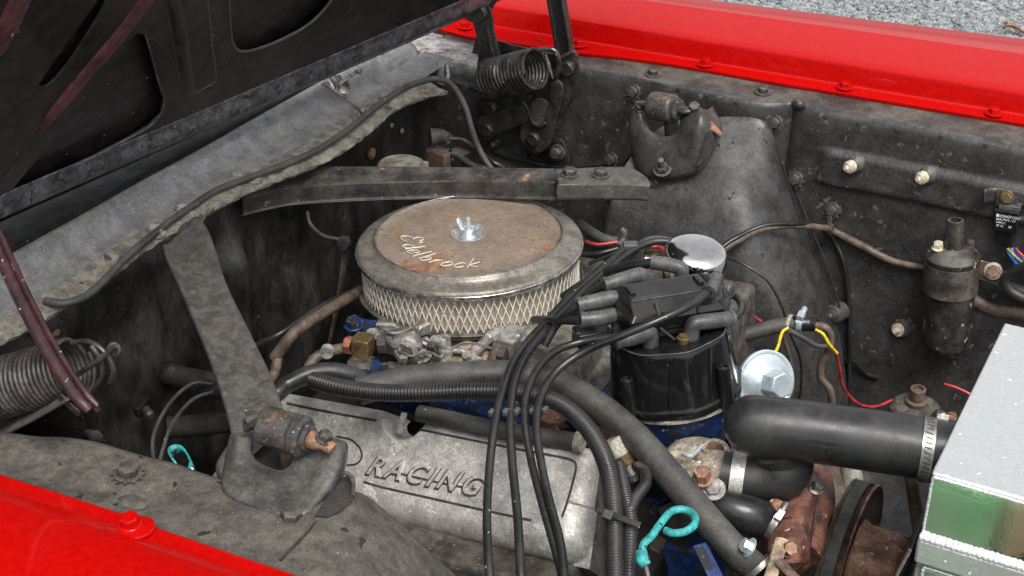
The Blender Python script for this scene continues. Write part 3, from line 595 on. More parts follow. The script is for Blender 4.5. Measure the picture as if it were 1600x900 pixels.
# ================================================================ BRACES
fb=thing('brace_bar','far dark brace bar with orange flaked paint, running level behind the round air cleaner','brace bar',at(700,285,'z',.94),'shock tower braces')
T=[(376,309),(425,283),(470,263),(600,262),(750,264),(866,266),(866,284),(750,284),(600,287),(480,296),(384,311)]
def row(l,z): return pts(l,'z',z)
back=[(392,300),(440,276),(478,263),(600,262),(740,263),(870,265)]; front=[(380,309),(430,297),(480,290),(600,284),(740,281),(872,283)]
zb=[.921,.920,.919,.919,.925,.949]; bb=[at(x,y,'z',z) for (x,y),z in zip(back,zb)]; ff_=[at(x,y,'z',z-.002) for (x,y),z in zip(front,zb)]
G=dense([[p+np.array([0,.0,-.03]) for p in bb],[p+np.array([0,.001,-.003]) for p in bb],bb,[(a*.5+b*.5)+np.array([0,0,.001]) for a,b in zip(bb,ff_)],ff_,[p+np.array([.0,-.004,-.004]) for p in ff_],[p+np.array([.0,-.004,-.026]) for p in ff_],[p+np.array([0,-.011,-.029]) for p in ff_]],10,5)
MB().grid(G).build('bar',M['brace_dark'],fb,ang=50,solid=.002)
e_t=row([(866,265),(900,264),(950,262),(986,264),(1010,278)],.961); e_f=row([(872,287),(900,287),(950,287),(1000,288),(1016,289)],.960)
G=dense([e_t,[(a+b)/2+np.array([0,0,.001]) for a,b in zip(e_t,e_f)],e_f,[p+np.array([.0,-.004,-.004]) for p in e_f],[p+np.array([0,-.004,-.026]) for p in e_f]],8,5)
MB().grid(G).build('end_plate',M['brace'],fb,ang=50,solid=.003)
for i,(px,py) in enumerate(((890,270),(939,271))): MB().hexa(at(px,py+3,'z',.963),(0,0,1),.0115,.011,rot=i*.5,washer=1.35).build('bolt',M['bolt'],fb,ang=25)
MB().hexa(at(1017,290,'y',.475),(.1,-1,.1),.011,.009,washer=1.3).build('nut',M['bolt'],fb,ang=25)
# dark filler plate behind brace, small flattened cap
nb=thing('brace_bar','near grey strap brace leaning from the cowl down to the near shock mount','brace bar',at(350,500,'z',.94),'shock tower braces')
Lf=[(254,385),(262,408),(290,470),(322,545),(348,620),(362,682),(356,742)]; Rt=[(306,338),(326,362),(352,440),(388,515),(424,590),(441,640),(440,668)]
zs=[.957,.956,.953,.951,.950,.950,.945]
L=[at(x,y,'z',z) for (x,y),z in zip(Lf,zs)]; R=[at(x,y,'z',z) for (x,y),z in zip(Rt,zs)]
dl=[nz(r-l) for l,r in zip(L,R)]
rows=[[l+np.array([0,0,-.018])+d*.004 for l,d in zip(L,dl)],[l+np.array([0,0,-.004]) for l in L],[l+d*.004+np.array([0,0,.001]) for l,d in zip(L,dl)],[l+d*.014 +np.array([0,0,-.0035]) for l,d in zip(L,dl)],
 [l*.6+r*.4+np.array([0,0,-.003]) for l,r in zip(L,R)],[l*.3+r*.7+np.array([0,0,-.003]) for l,r in zip(L,R)],[l*.12+r*.88+np.array([0,0,.001]) for l,r in zip(L,R)],[r+np.array([0,0,-.002]) for r in R],[r+np.array([0,0,-.014]) for r in R]]
MB().grid(dense(rows,10,4)).build('strap',M['brace'],nb,ang=55,solid=.002)
MB().box(at(300,350,'z',.951),(.03,.06,.003),(.9,.4,0),(-.4,.9,0)).build('end_tab',M['brace'],nb,bevel=.001)
# ================================================================ SHOCK MOUNTS
sm=thing('shock_mount','far shock absorber mount, grey pressed saddle with a round bushing on the far tower','shock mount',at(1048,240,'y',.48),'shock absorber mounts')
inn=[(1003,170),(1008,190),(1013,205),(1028,214),(1045,216),(1057,210),(1063,198),(1068,182),(1084,171)]
mid=[(998,165),(997,200),(1003,226),(1022,242),(1048,246),(1072,234),(1088,206),(1095,182),(1092,168)]
out=[(987,168),(984,205),(990,246),(1006,272),(1048,277),(1086,266),(1104,240),(1116,205),(1102,172)]
i_=[at(x,y,'y',v) for (x,y),v in zip(inn,[.535,.515,.50,.495,.495,.495,.50,.515,.53])]
m_=[at(x,y,'y',v) for (x,y),v in zip(mid,[.530,.505,.485,.477,.475,.475,.48,.495,.52])]
o_=[at(x,y,'y',v) for (x,y),v in zip(out,[.535,.515,.49,.470,.466,.472,.49,.515,.54])]
G=dense([[p+np.array([0,.012,-.006]) for p in i_],i_,m_,o_,[p+np.array([.002,.03,-.004]) for p in o_]],6,7)
MB().grid(G).build('saddle',M['mount'],sm,ang=0,solid=.003)
a_,b_=at(1020,165,'y',.525),at(1052,170,'y',.515); ax=nz(b_-a_); L0=np.linalg.norm(b_-a_)
MB().lathe([(.0,-.004),(.018,-.004),(.0245,0),(.026,.004),(.026,L0-.002),(.0235,L0+.002),(.020,L0+.004),(.019,L0+.012),(.013,L0+.015),(0,L0+.015)],a_,ax,36).build('bushing',M['bushing'],sm)
MB().tube([b_+ax*.01,b_+ax*.028,at(1088,170,'y',.52)],[.0125,.010,.009],14,flat=.7).build('pin',M['mount'],sm)
MB().hexa(at(1084,172,'y',.515),(.2,-.5,1),.0105,.014,washer=1.1).build('bolt',M['bolt'],sm,ang=25)
MB().tube([a_-ax*.002,a_-ax*.02,a_-ax*.035],[.011,.010,.008],12,flat=.6).build('pin',M['mount'],sm)
MB().hexa(at(1001,169,'y',.53),(0,-.5,1),.009,.010,washer=1.2).build('bolt',M['bolt'],sm,ang=25)
MB().tube([at(1048,184,'y',.52),at(1050,215,'y',.525)],.013,14).build('shock_rod',M['mount'],sm)
MB().hexa(at(1035,266,'y',.46),(.0,-.5,1),.0125,.012,washer=1.3).lathe([(.006,0),(.0055,.028),(0,.03)],at(1035,266,'y',.46),(0,-.5,1),12).build('nut',M['bolt'],sm,ang=25)
MB().lathe([(.009,0),(.009,.001),(0,.001)],at(1044,243,'y',.4745),(.3,-1,.3),20).build('hole',M['void'],sm)
op=crom([at(x,y,'y',v) for x,y,v in ((1112,206,.500),(1119,220,.498),(1116,240,.492),(1103,254,.482),(1092,262,.474),(1100,240,.486))],4,True)
plate('opening',[p+np.array([0,-.012,.008]) for p in op],[],.002,M['void'],st,bevel=.0003)  # dark plate painted in for the shade of the side opening
G=dense([pts([(1094,205,'y',.50),(1110,203,'y',.50),(1126,214,'y',.50)]),pts([(1098,192,'y',.52),(1112,190,'y',.52),(1128,208,'y',.52)])],4,4)
MB().grid(G).build('lip',M['mount_rust'],st,solid=.003)
sn=thing('shock_mount','near shock absorber mount with rust-orange bushing at the foot of the strap brace','shock mount',at(440,780,'z',.936),'shock absorber mounts')
inn=[(390,684),(391,706),(401,722),(417,731),(434,737),(449,734),(458,724),(463,708),(470,694)]
mid=[(374,680),(371,710),(378,736),(402,756),(438,768),(470,758),(494,730),(508,704),(510,684)]
out=[(360,682),(352,722),(350,764),(388,788),(440,806),(478,804),(500,780),(528,742),(541,694)]
zi=[.962,.953,.948,.946,.945,.947,.951,.958,.966]; zm=[.965,.955,.947,.943,.942,.945,.956,.970,.982]; zo=[.952,.941,.9375,.9370,.9372,.938,.943,.955,.968]
i_=[at(x,y,'z',v) for (x,y),v in zip(inn,zi)]; m_=[at(x,y,'z',v) for (x,y),v in zip(mid,zm)]; o_=[at(x,y,'z',v) for (x,y),v in zip(out,zo)]
m2=[a*.45+b*.55+np.array([0,0,.003]) for a,b in zip(m_,o_)]
G=dense([[p+np.array([0,0,-.012]) for p in i_],i_,m_,m2,o_,[p+np.array([.0,-.0,-.02]) for p in o_]],6,7)
MB().grid(G).build('saddle',M['mount'],sn,ang=0,solid=.0025)
a_,b_=at(414,664,'z',.985),at(478,684,'z',.985); ax=nz(b_-a_); L0=np.linalg.norm(b_-a_)
MB().lathe([(.0,-.006),(.014,-.006),(.021,-.002),(.0235,.003),(.0235,L0*.72),(.0205,L0*.75),(.0205,L0*.77),(.0245,L0*.79),(.0245,L0*.93),(.021,L0),(.016,L0+.001),(.0155,L0+.006),(0,L0+.006)],a_,ax,40).build('bushing',M['bushing'],sn)
MB().tube([b_+ax*.0,b_+ax*.016,b_+ax*.024,at(520,702,'z',.98)],[.0125,.012,.009,.008],14,flat=.8).build('pin',M['mount_rust'],sn)
MB().hexa(at(506,686,'z',.990),(.5,.2,1),.0085,.010,washer=1.3).build('bolt',M['bolt'],sn,ang=25)
MB().tube([a_,a_-ax*.012,at(386,668,'z',.975)],[.010,.009,.009],12,flat=.5).build('pin',M['mount'],sn)
MB().hexa(at(397,660,'z',.975),(-.2,-.3,1),.0105,.012,washer=1.35).build('bolt',M['bolt'],sn,ang=25)
MB().tube([at(452,704,'z',.955),at(453,745,'z',.90)],.0115,14).build('shock_rod',M['brownpipe'],sn)
plate('opening',[at(x,y,'z',.944) for x,y in ((492,806),(504,788),(530,750),(544,742),(553,752),(551,780),(532,798),(512,808))],[],.001,M['void'],sn,bevel=.0003)  # flat dark plate in place of the shade inside the arch
MB().tube([at(x,y,'z',z) for x,y,z in ((536,738,.960),(546,742,.957),(552,754,.950),(551,776,.944))],.0028,8).build('lip',M['mount'],sn)
MB().tube(crom(i_,6),.0016,8,raw=True).build('hole_edge',M['mount'],sn)
plate('well',[at(x,y,'z',.925) for x,y in ((384,672),(470,672),(474,700),(466,735),(440,746),(408,738),(388,715))],[],.002,M['void'],sn,bevel=.0003)  # dark plate under the saddle hole, its shade put in as colour
# ================================================================ AIR CLEANER
eng_up=nz((-.06,0,1)); O=at(733,377,'z',.885)
ac=thing('air_cleaner','round air cleaner with a brown weathered lid and pale mesh side on the engine','air cleaner',O-eng_up*.08)
def A3(r,h): return (r,h)
MB().lathe([(.1765,-.011),(.1775,-.0095),(.1780,-.005),(.1765,-.0005),(.173,.0015),(.160,.0030),(.152,.0050),(.1492,.0080),(.1476,.0120),(.1462,.0130),(.1445,.0122)],O,eng_up,160,capends=False).build('lid_rim',M['lid_rim'],ac,ang=60,solid=.001)
MB().lathe([(.1445,.0122),(.143,.0108),(.12,.0125),(.06,.0137),(.0300,.0137),(.0285,.0125)],O,eng_up,128,capends=False).build('lid',M['lid'],ac,ang=60)
MB().lathe([(.1783,-.0118),(.1792,-.009),(.1788,-.005),(.1775,-.0035)],O,eng_up,160,capends=False).build('rim_bead',M['chromelid'],ac,solid=.0012)
MB().lathe([(.1476,.0128),(.1470,.0138),(.1455,.0135)],O,eng_up,128,capends=False).build('lid_bead',M['chromelid'],ac,solid=.0006)
# stud, wing nut, washer cup
cup=MB().lathe([(.0290,.0128),(.0280,.0146),(.0265,.0138),(.024,.0095),(.021,.0062),(.002,.0058)],O,eng_up,48,capends=False).build('washer_cup',M['cup'],ac,solid=.0006)
MB().lathe([(.004,.006),(.004,.040),(.003,.042),(0,.042)],O,eng_up,18).build('stud',M['zinc'],ac)
m=MB(); m.lathe([(.014,.0075),(.014,.010),(.011,.012),(.0095,.019),(.0075,.022),(0,.022)],O,eng_up,24)
for sgn in (-1,1):
    d=nz((math.cos(-.15)*sgn,math.sin(-.15)*sgn,0)); b=O+eng_up*.014
    m.tube([b+d*.006,b+d*.012+eng_up*.006,b+d*.018+eng_up*.014,b+d*.020+eng_up*.021],[.004,.005,.0065,.004],12,flat=.55)
m.build('wing_nut',M['zinc'],ac,ang=60)
# raised script lettering, strokes traced as beads standing on the lid
def lidp(px,py): return on(px,py,O+eng_up*.0142,eng_up)
SF={'E':[[(.62,.80),(.5,.98),(.28,1.0),(.12,.85),(.2,.62),(.42,.56),(.16,.50),(0,.25),(.12,.02),(.4,0),(.66,.22)],[(.62,.80),(.78,.92),(.92,.72)]],
'd':[[(.45,.40),(.25,.5),(.03,.3),(.1,.03),(.3,.03),(.46,.22)],[(.50,1.0),(.46,.1),(.56,0)]],
'e':[[(.06,.22),(.42,.30),(.36,.5),(.12,.45),(.03,.2),(.15,0),(.44,.1)]],'l':[[(.10,1.),(.07,.1),(.2,0)]],
'b':[[(.10,1.),(.07,.05)],[(.09,.34),(.3,.5),(.45,.28),(.3,0),(.08,.08)]],'r':[[(.08,.5),(.07,0)],[(.08,.3),(.24,.5),(.42,.45)]],
'o':[[(.25,.5),(.05,.32),(.1,.04),(.28,0),(.46,.2),(.4,.44),(.25,.5)]],'c':[[(.42,.42),(.22,.5),(.03,.25),(.15,0),(.44,.08)]],'k':[[(.10,1.),(.07,0)],[(.46,.52),(.1,.26),(.46,0)]]}
e1=nz(np.array([1,0,0])-eng_up*eng_up[0]); e2=np.cross(eng_up,e1)
def pol(px,py): d=lidp(px,py)-O; return math.atan2(np.dot(d,e2),np.dot(d,e1))%(2*math.pi), math.hypot(np.dot(d,e2),np.dot(d,e1))
a0,r0=pol(633,368); a1,r1=pol(751,415); word='Edelbrock'; wid=[.95]+[.62,.58,.36,.60,.52,.58,.55,.6]; cum=np.concatenate([[0],np.cumsum(wid)]); LS=.030
for k,ch in enumerate(word):
    for s_ in SF[ch]:
        P=[]
        for (x,y) in s_:
            sz=LS*(1.0 if ch!='E' else 1.1); a=a0+(a1-a0)*(cum[k]+x+.28*y)/cum[-1]; rb=r0+(r1-r0)*(cum[k]/cum[-1]); r_=rb+.006-y*sz; P.append(O+eng_up*.0145+r_*(math.cos(a)*e1+math.sin(a)*e2))
        MB().tube(P,.0011,6,5,flat=.8).build('raised_letter',M['letter'],ac)
# filter, mesh, base
FR=.1690; FH0,FH1=-.070,-.013
n=170; V=[];F=[]
m=MB(); mod=lambda a,r,h: 1-.028*(.5+.5*math.cos(a*n))
m.lathe([(FR-.003,FH0),(FR-.003,FH1)],O,eng_up,n*4,rmod=mod,capends=False); m.build('filter_element',M['paper'],ac,ang=0,fix=False)
u,v,w=fr(eng_up); m=MB(); NM=92
for k in range(NM):
    for sg in (-1,1):
        a0=2*math.pi*k/NM; P=[]
        for t in np.linspace(0,1,9):
            a=a0+sg*t*2*math.pi/NM*1.75; h=FH0+(FH1-FH0)*t; rr=FR+.0018+sg*.0005; P.append(O+w*h+rr*(math.cos(a)*u+math.sin(a)*v))
        m.tube(P,.0010,5,1,cap=False,raw=True)
ms=m.build('wire_mesh',M['meshw'],ac,ang=0,fix=False)
MB().lathe([(.1765,-.0705),(.178,-.0715),(.1785,-.076),(.176,-.080),(.165,-.082),(.14,-.083),(.10,-.084),(0,-.086)],O,eng_up,128).build('base_pan',M['base'],ac,ang=60)
MB().lathe([(.1765,-.068),(.180,-.0705),(.1795,-.073)],O,eng_up,128,capends=False).build('base_bead',M['base'],ac,solid=.001)
# ================================================================ ENGINE
def dep(p): return float(np.dot(np.array(p)-cC,cF))
def rr(px,p): return px*dep(p)/f_px
en=thing('engine_block','engine block, heads and intake manifold in worn blue paint below the air cleaner','engine',(.1,-.05,.5))
m=MB(); m.box((.12,-.05,.50),(.66,.50,.26)); m.build('block',M['void'],en,smooth=False,bevel=.01)
MB().box((.14,-.02,.675),(.52,.20,.10),(1,0,.08)).build('intake_manifold',M['blue'],en,bevel=.012)
MB().box((.16,.0,.735),(.20,.16,.06),(1,0,.08)).build('manifold_riser',M['palegreen'],en,bevel=.01)
MB().box((.13,-.36,.60),(.50,.16,.10),(1,0,.10)).build('cylinder_head',M['castdark'],en,bevel=.01)
MB().box((.12,.26,.66),(.50,.16,.14),(1,0,.10)).build('cylinder_head',M['castdark'],en,bevel=.01)
MB().box((.43,-.02,.55),(.10,.30,.16)).build('timing_cover',M['castdark'],en,bevel=.012)
m=MB()
for k in range(26): 
    a,b=rng.uniform(700,1010),rng.uniform(560,660); c=at(a,b,'z',.74+rng.uniform(-.02,.02)); m.box(c,rng.uniform(.012,.035,3),rng.normal(size=3),rng.normal(size=3))
m.build('casting_lumps',M['blue'],en,bevel=.003)['kind']='stuff'
# ---------------------------------------------------------------- valve cover
vc=thing('valve_cover','long cast aluminium valve cover with raised racing lettering in front of the plug wires','valve cover',(.13,-.36,.66))
Lb=at(440,612,'y',-.30); Rb=at(925,697,'y',-.30); U=nz(Rb-Lb); Fm=at(720,806,'y',-.385); Vv=Fm-Lb; Vv=nz(Vv-U*np.dot(Vv,U)); Nn=np.cross(Vv,U); Nn=nz(Nn if Nn[2]>0 else -Nn)
def vp(px,py,h=0): return on(px,py,Lb+Nn*h,Nn)
QBL,QBR,QFR,QFL=vp(398,602),vp(930,699),vp(905,884),vp(306,744)
nc=[vp(618,622),vp(631,650)]
G=[];ns,ntt=340,110
sk=np.linspace(0,1,9)[1:]
def q(s,t): return (QBL*(1-s)+QBR*s)*(1-t)+(QFL*(1-s)+QFR*s)*t
wS=np.linalg.norm(QBR-QBL); wT=np.linalg.norm(QFR-QBR)
RD=.030
def edge(d,R): 
    k=max(0,1-d/R); return R*(1-math.sqrt(max(0,1-k*k)))
def cov(s,t):
    p=q(s,t); dS=min(s,1-s)*wS; dT=min(t,1-t)*wT
    # rounded-rectangle distance
    R=.026 if t<.5 else .036
    if dS<R and dT<R: d=R-math.hypot(R-dS,R-dT)
    else: d=min(dS,dT)
    d=max(d,0); h=-edge(d,R)
    nd=min(np.linalg.norm(p-c) for c in nc)
    h-= .045*sstep(.036,.021,nd)
    return p+Nn*h
def ss(n): # denser near borders
    return .5-.5*np.cos(np.linspace(0,math.pi,n))
S_=np.unique(np.concatenate([np.linspace(0,1,ns),ss(60)])); T_=np.unique(np.concatenate([np.linspace(0,1,ntt),ss(40)]))
G=[[cov(s,t) for s in S_] for t in T_]
GM=MB().grid(G); NA=np.array(GM.v); nn=np.array(nc)
GM.f=[f_ for f_ in GM.f if min(np.linalg.norm((NA[f_[0]]-c)-Nn*np.dot(NA[f_[0]]-c,Nn)) for c in nn)>.0215]
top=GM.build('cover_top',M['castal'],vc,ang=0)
# skirt all round
ring=[cov(s,1) for s in np.linspace(.0,1,160)]+[cov(1,t) for t in np.linspace(1,0,50)[1:]]+[cov(s,0) for s in np.linspace(1,0,100)[1:]]+[cov(0,t) for t in np.linspace(0,1,50)[1:]]
cc=np.mean(ring,0); G=[]
def pin(p,k): # cut corner ring to its rounded outline
    return p
for (dn,sc_) in ((0,1.0),(.010,1.004),(.03,1.006),(.075,.995),(.078,1.02),(.086,1.02),(.088,1.0)):
    r=[]
    for p in ring: qv=p-cc; r.append(cc+qv*sc_-Nn*dn*(1)+np.array([0,0,-dn*.2]))
    r.append(r[0]); G.append(r)
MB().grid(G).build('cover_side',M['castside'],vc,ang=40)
def gl(P,r=.0017,h=.0006,nm='groove_line',mt='groove'): 
    return MB().tube([vp(x,y,h) for x,y in P],r,6,4,flat=.45,up=Nn).build(nm,M[mt],vc)
gl([(448,630),(500,641),(560,652),(588,657)]); gl([(656,671),(720,684),(800,700),(870,713),(893,719),(900,728),(896,750),(886,785),(878,808)])
gl([(568,753),(600,762),(680,780),(760,798),(830,813)],.0017); gl([(612,737),(650,746),(690,755),(722,761)],.0016)
gl([(526,682),(548,687),(562,700),(565,715),(556,725),(542,727)],.0016)
text('lettering','RACING',.040,.0006,M['groove'],vc,vp(569,741,.0002),(Rb-Lb)*1.0,-Vv,shear=.45,bevel=.0008,offset=.0012,space=1.34)
text('lettering','RACING',.040,.0014,M['castal'],vc,vp(570.5,739.5,.0010),(Rb-Lb)*1.0,-Vv,shear=.45,bevel=.0004,space=1.34)
MB().box(vp(628,661,.002),(.008,.03,.004),U,Vv).build('tab',M['white_metal'],vc)
# ---------------------------------------------------------------- hoses & looms
def hose(name,lab,cat,P,r,m_,group=None,seg=18,n=10,ax='z',v=.85,rootname=None):
    Q=pts(P,ax,v); return Q
def single(name,lab,cat,P,rpx,mt,group=None,seg=14,n=10,v=.85,ax='z',taper=None):
    Q=pts(P,ax,v); r=rr(rpx,Q[len(Q)//2]) if not isinstance(rpx,list) else [rr(k,q) for k,q in zip(rpx,Q)]
    o=MB().tube(Q,r,seg,n).build(name,M[mt],None,ang=50); tag(o,lab,cat,group); return o
H=[(560,612,.83),(590,604,.835),(640,592,.84),(720,586,.85),(800,585,.855),(870,598,.855),(940,638,.85),(1000,690,.84),(1055,752,.82),(1105,812,.80),(1150,862,.78),(1180,888,.76)]
single('heater_hose','thick greyed rubber heater hose curving from the carburetor down to the rusty water pump','hose',[(x,y,z) for x,y,z in H],22.5,'rubber_grey',seg=24)
t=thing('heater_hose','shiny black hose arching over the rear of the valve cover from the near strap brace','hose',at(480,585,'z',.82))
MB().tube(pts([(300,600,.77),(360,615,.79),(420,620,.81),(450,600,.82),(485,584,.83),(520,580,.83),(555,588,.825),(580,604,.82)]),.0128,20,10).build('hose',M['rubber'],t)
t=thing('heater_pipe','dusty heater pipe stub leaving the firewall behind the strap brace','pipe',onfw(260,582))
a=onfw(262,582,.005); MB().tube([a,a+np.array([.03,0,-.0]),at(340,600,'z',.72),at(400,612,'z',.73)],.0175,20).build('hose',M['rubber_grey'],t)
MB().lathe([(.0185,0),(.0195,.004),(.0195,.012),(.0175,.014)],a,(1,0,0),24).build('collar',M['fire'],t)
single('heater_pipe','dark lower pipe by the left end of the valve cover','pipe',[(262,668,.66),(300,665,.66),(350,660,.66),(420,655,.66)],17,'void',seg=18)
def conduit(name,lab,P,rpx,grp='corrugated wire looms'):
    Q=crom(pts(P),24); Q=[np.array(q) for q in Q]; d=np.concatenate([[0],np.cumsum([np.linalg.norm(Q[i+1]-Q[i]) for i in range(len(Q)-1)])])
    pitch=.0046; N=int(d[-1]/pitch)*6; ts=np.linspace(0,d[-1],N); A=np.array(Q); R=np.stack([np.interp(ts,d,A[:,k]) for k in range(3)],1)
    r0=rr(rpx,R[N//2]); c=MB()
    rad=[r0*(1.0 if (i%6) in (0,1,2) else (.93 if i%6 in(3,5) else .80)) for i in range(N)]
    c.tube(list(R),rad,14,raw=True); o=c.build(name,M['conduit'],None,ang=0,fix=False); tag(o,lab,'wire loom',grp); return o
conduit('corrugated_conduit','thick corrugated wire loom running below the big hose and down beside the valve cover',[(488,594,.845),(530,605,.85),(590,613,.855),(660,614,.865),(740,611,.872),(810,614,.875),(870,628,.875),(912,662,.87),(940,705,.865),(955,755,.86),(960,820,.85),(962,920,.83)],14.5)
conduit('corrugated_conduit','thinner corrugated loom joining the zip tie and dropping to the bottom edge',[(968,730,.84),(976,770,.85),(985,810,.85),(985,850,.845),(982,920,.83)],12)
conduit('corrugated_conduit','short corrugated branch loom hooking up from the zip tie to the brass sensor',[(984,800,.853),(992,780,.85),(1008,757,.845),(1008,738,.835),(995,728,.83)],9.5)
t=thing('zip_tie','black zip tie strapping the two corrugated looms together beside the valve cover','zip tie',at(965,806,'z',.87))
c=at(958,806,'z',.852); MB().box(at(966,808,'z',.868),(.058,.008,.003),(1,0,-.05),(0,1,.5)).build('strap',M['wire'],t,bevel=.001)
MB().box(at(950,805,'z',.872),(.012,.012,.007),(1,0,0),(0,1,.5)).build('tie_head',M['rubber_grey'],t,bevel=.001)
single('coolant_tube','dull tube along the back edge of the valve cover, pale tape end','tube',[(655,646,.78),(700,655,.785),(780,672,.795),(860,684,.805),(902,691,.81)],14,'rubber_grey',seg=18)
t=MB().tube(pts([(900,690,.811),(911,692,.812)]),.0145,18).build('tape_end',M['cream'],bpy.data.objects['coolant_tube'])
# plug wires
WS=[('second from the left of the four over the valve cover',[(816,930,.79),(813,880,.81),(808,800,.83),(801,730,.85),(797,660,.875),(803,600,.89),(822,556,.895),(850,520,.895),(882,484,.90),(915,450,.91),(950,420,.92),(985,393,.93),(1020,378,.935),(1052,378,.935)]),
 ('leftmost of the four, crossing the valve cover face',[(768,930,.79),(763,870,.81),(761,800,.83),(765,730,.85),(772,670,.875),(782,620,.89),(800,568,.895),(826,532,.895),(856,500,.90),(892,462,.91),(930,428,.92),(965,398,.93),(985,382,.93)]),
 ('third from the left, twisting round its neighbour',[(886,930,.79),(868,860,.81),(848,790,.83),(830,720,.85),(820,660,.875),(822,620,.89),(838,580,.90),(866,550,.905),(905,535,.91),(955,527,.92),(990,524,.925)]),
 ('fourth from the left, arcing up to the right distributor boot',[(884,925,.80),(876,850,.82),(858,780,.84),(845,720,.86),(838,665,.88),(845,620,.895),(870,580,.91),(915,548,.93),(970,525,.955),(1030,500,.975),(1080,476,.985),(1108,455,.985)])]
for d_,P in WS: single('spark_plug_wire','black spark plug wire, '+d_,'plug wire',P,6.5,'wire','spark plug wires over the valve cover',seg=14)
t=thing('wire_comb','small black comb separating the four plug wires above the valve cover','wire separator',at(810,640,'z',.87))
for i,(px,py) in enumerate(((768,645),(790,644),(808,643),(832,642),(852,641))): MB().box(at(px,py,'z',.884-i*.0),(.006,.010,.008)).build('tooth',M['boot'],t,bevel=.001)
MB().beam(at(766,647,'z',.876),at(854,643,'z',.876),.006,.006).build('bar',M['wire'],t)
# ---------------------------------------------------------------- distributor
db=at(1055,603,'z',.825); dt=at(1044,513,'y',db[1]); dw=nz(dt-db); DH=np.linalg.norm(dt-db)
ds=thing('distributor','large black plastic distributor cap with grey rubber boots, right of the air cleaner','distributor',db)
lob=lambda a,r,h: 1+.020*math.cos(8*a+.5)*(1 if r>.06 else 0)
MB().lathe([(.088,-.004),(.0955,-.002),(.0965,.003),(.0955,.008),(.0915,.010),(.0905,.013),(.0885,.03),(.083,DH*.9),(.0815,DH*.97),(.0805,DH),(.0785,DH),(.077,DH-.004),(.040,DH-.004),(0,DH-.003)],db,dw,128,rmod=lob).build('cap',M['plastic'],ds,ang=30)
MB().lathe([(.0815,DH-.001),(.0822,DH+.0008),(.0808,DH+.0015)],db,dw,128,rmod=lob,capends=False).build('cap_edge',M['boot'],ds,solid=.0006)
MB().lathe([(.089,-.010),(.0925,-.0095),(.093,-.0055),(.089,-.004)],db,dw,64).build('gasket_ring',M['cream'],ds)
MB().lathe([(.05,-.16),(.058,-.10),(.074,-.06),(.086,-.012),(.086,-.009)],db,dw,64).build('housing',M['blue'],ds)
u_,v_,_w=fr(dw)
def dpos(px,h,R): # point on cap side at pixel column px, facing camera
    best=None
    for a in np.linspace(0,2*math.pi,720):
        p=db+dw*h+R*(math.cos(a)*u_+math.sin(a)*v_)
        if np.dot(p-db-dw*h,cF)>0: continue
        d=p-cC; x=800+f_px*np.dot(d,cR)/np.dot(d,cF)
        if best is None or abs(x-px)<best[0]: best=(abs(x-px),p)
    return best[1]
for (px) in (987,1136):
    p=dpos(px,.0,.0955); 
    s=MB().lathe([(.0105,-.004),(.0105,.01),(.0095,.055),(.0085,.058),(.0065,.0585),(.0065,.050),(0,.050)],p,dw,24).build('screw_post',M['plastic'],ds); MB().lathe([(.006,.05),(.005,.054),(0,.054)],p,dw,12).build('screw',M['steel'],s)
for px in (1016,1047,1085,1109): 
    p=dpos(px,.012,.0895); MB().tube([p,dpos(px+1,DH*.5,.0865),dpos(px+2,DH*.93,.0825)],.0025,8).build('rib',M['plastic'],ds)
# coil cover on top of the cap
ca,cb=at(972,452,'z',.968),at(1108,431,'z',.968); CX=nz(cb-ca); CY=nz(np.cross((0,0,1),CX)); cc0=db+dw*(DH-.004)+np.array([0,0,0])
cen=at(1040,449,'z',.968)
m=MB(); V=[]
for (z,hx,y0,y1) in ((.925,.072,-.050,.036),(.948,.070,-.047,.034),(.955,.064,-.042,.030),(.966,.061,-.019,.026),(.969,.058,-.015,.023)):
    c_=cen.copy(); c_[2]=z
    for (sx,yy) in ((-1,y0),(1,y0),(1,y1),(-1,y1)): V.append(c_+CX*hx*sx+CY*yy)
F=[(3,2,1,0),(16,17,18,19)]
for i in range(4):
    for k in range(4): F.append((i*4+k,i*4+(k+1)%4,(i+1)*4+(k+1)%4,(i+1)*4+k))
m.add(V,F); cvv=m.build('coil_cover',M['plastic'],ds,ang=20,bevel=.003)
def cpt(a,b,z): c_=cen.copy(); c_[2]=z; return c_+CX*a+CY*b
MB().beam(cpt(-.060,-.0205,.9665),cpt(.060,-.0205,.9665),.0018,.0018).build('edge_rib',M['boot'],cvv)
MB().beam(cpt(-.073,-.054,.929),cpt(.073,-.054,.929),.002,.006).build('edge_rib',M['plastic'],cvv)
for a in (-.028,.030): MB().beam(cpt(a,-.030,.9645),cpt(a,-.048,.949),.003,.004).build('rib',M['plastic'],cvv)
for a in (-.052,.050): MB().box(cpt(a,.002,.971),(.008,.022,.004),CX,CY).build('rib',M['plastic'],cvv,bevel=.001)
for a in (-.02,.02): MB().beam(cpt(a*1.5,-.056,.940),cpt(a*.6,-.066,.924),.002,.002).build('edge_rib',M['boot'],cvv)
p=cpt(0,-.066,.925); MB().lathe([(.007,-.012),(.009,0),(.006,.001),(.006,.004),(0,.004)],p,(0,0,1),16).build('screw',M['brass'],ds)
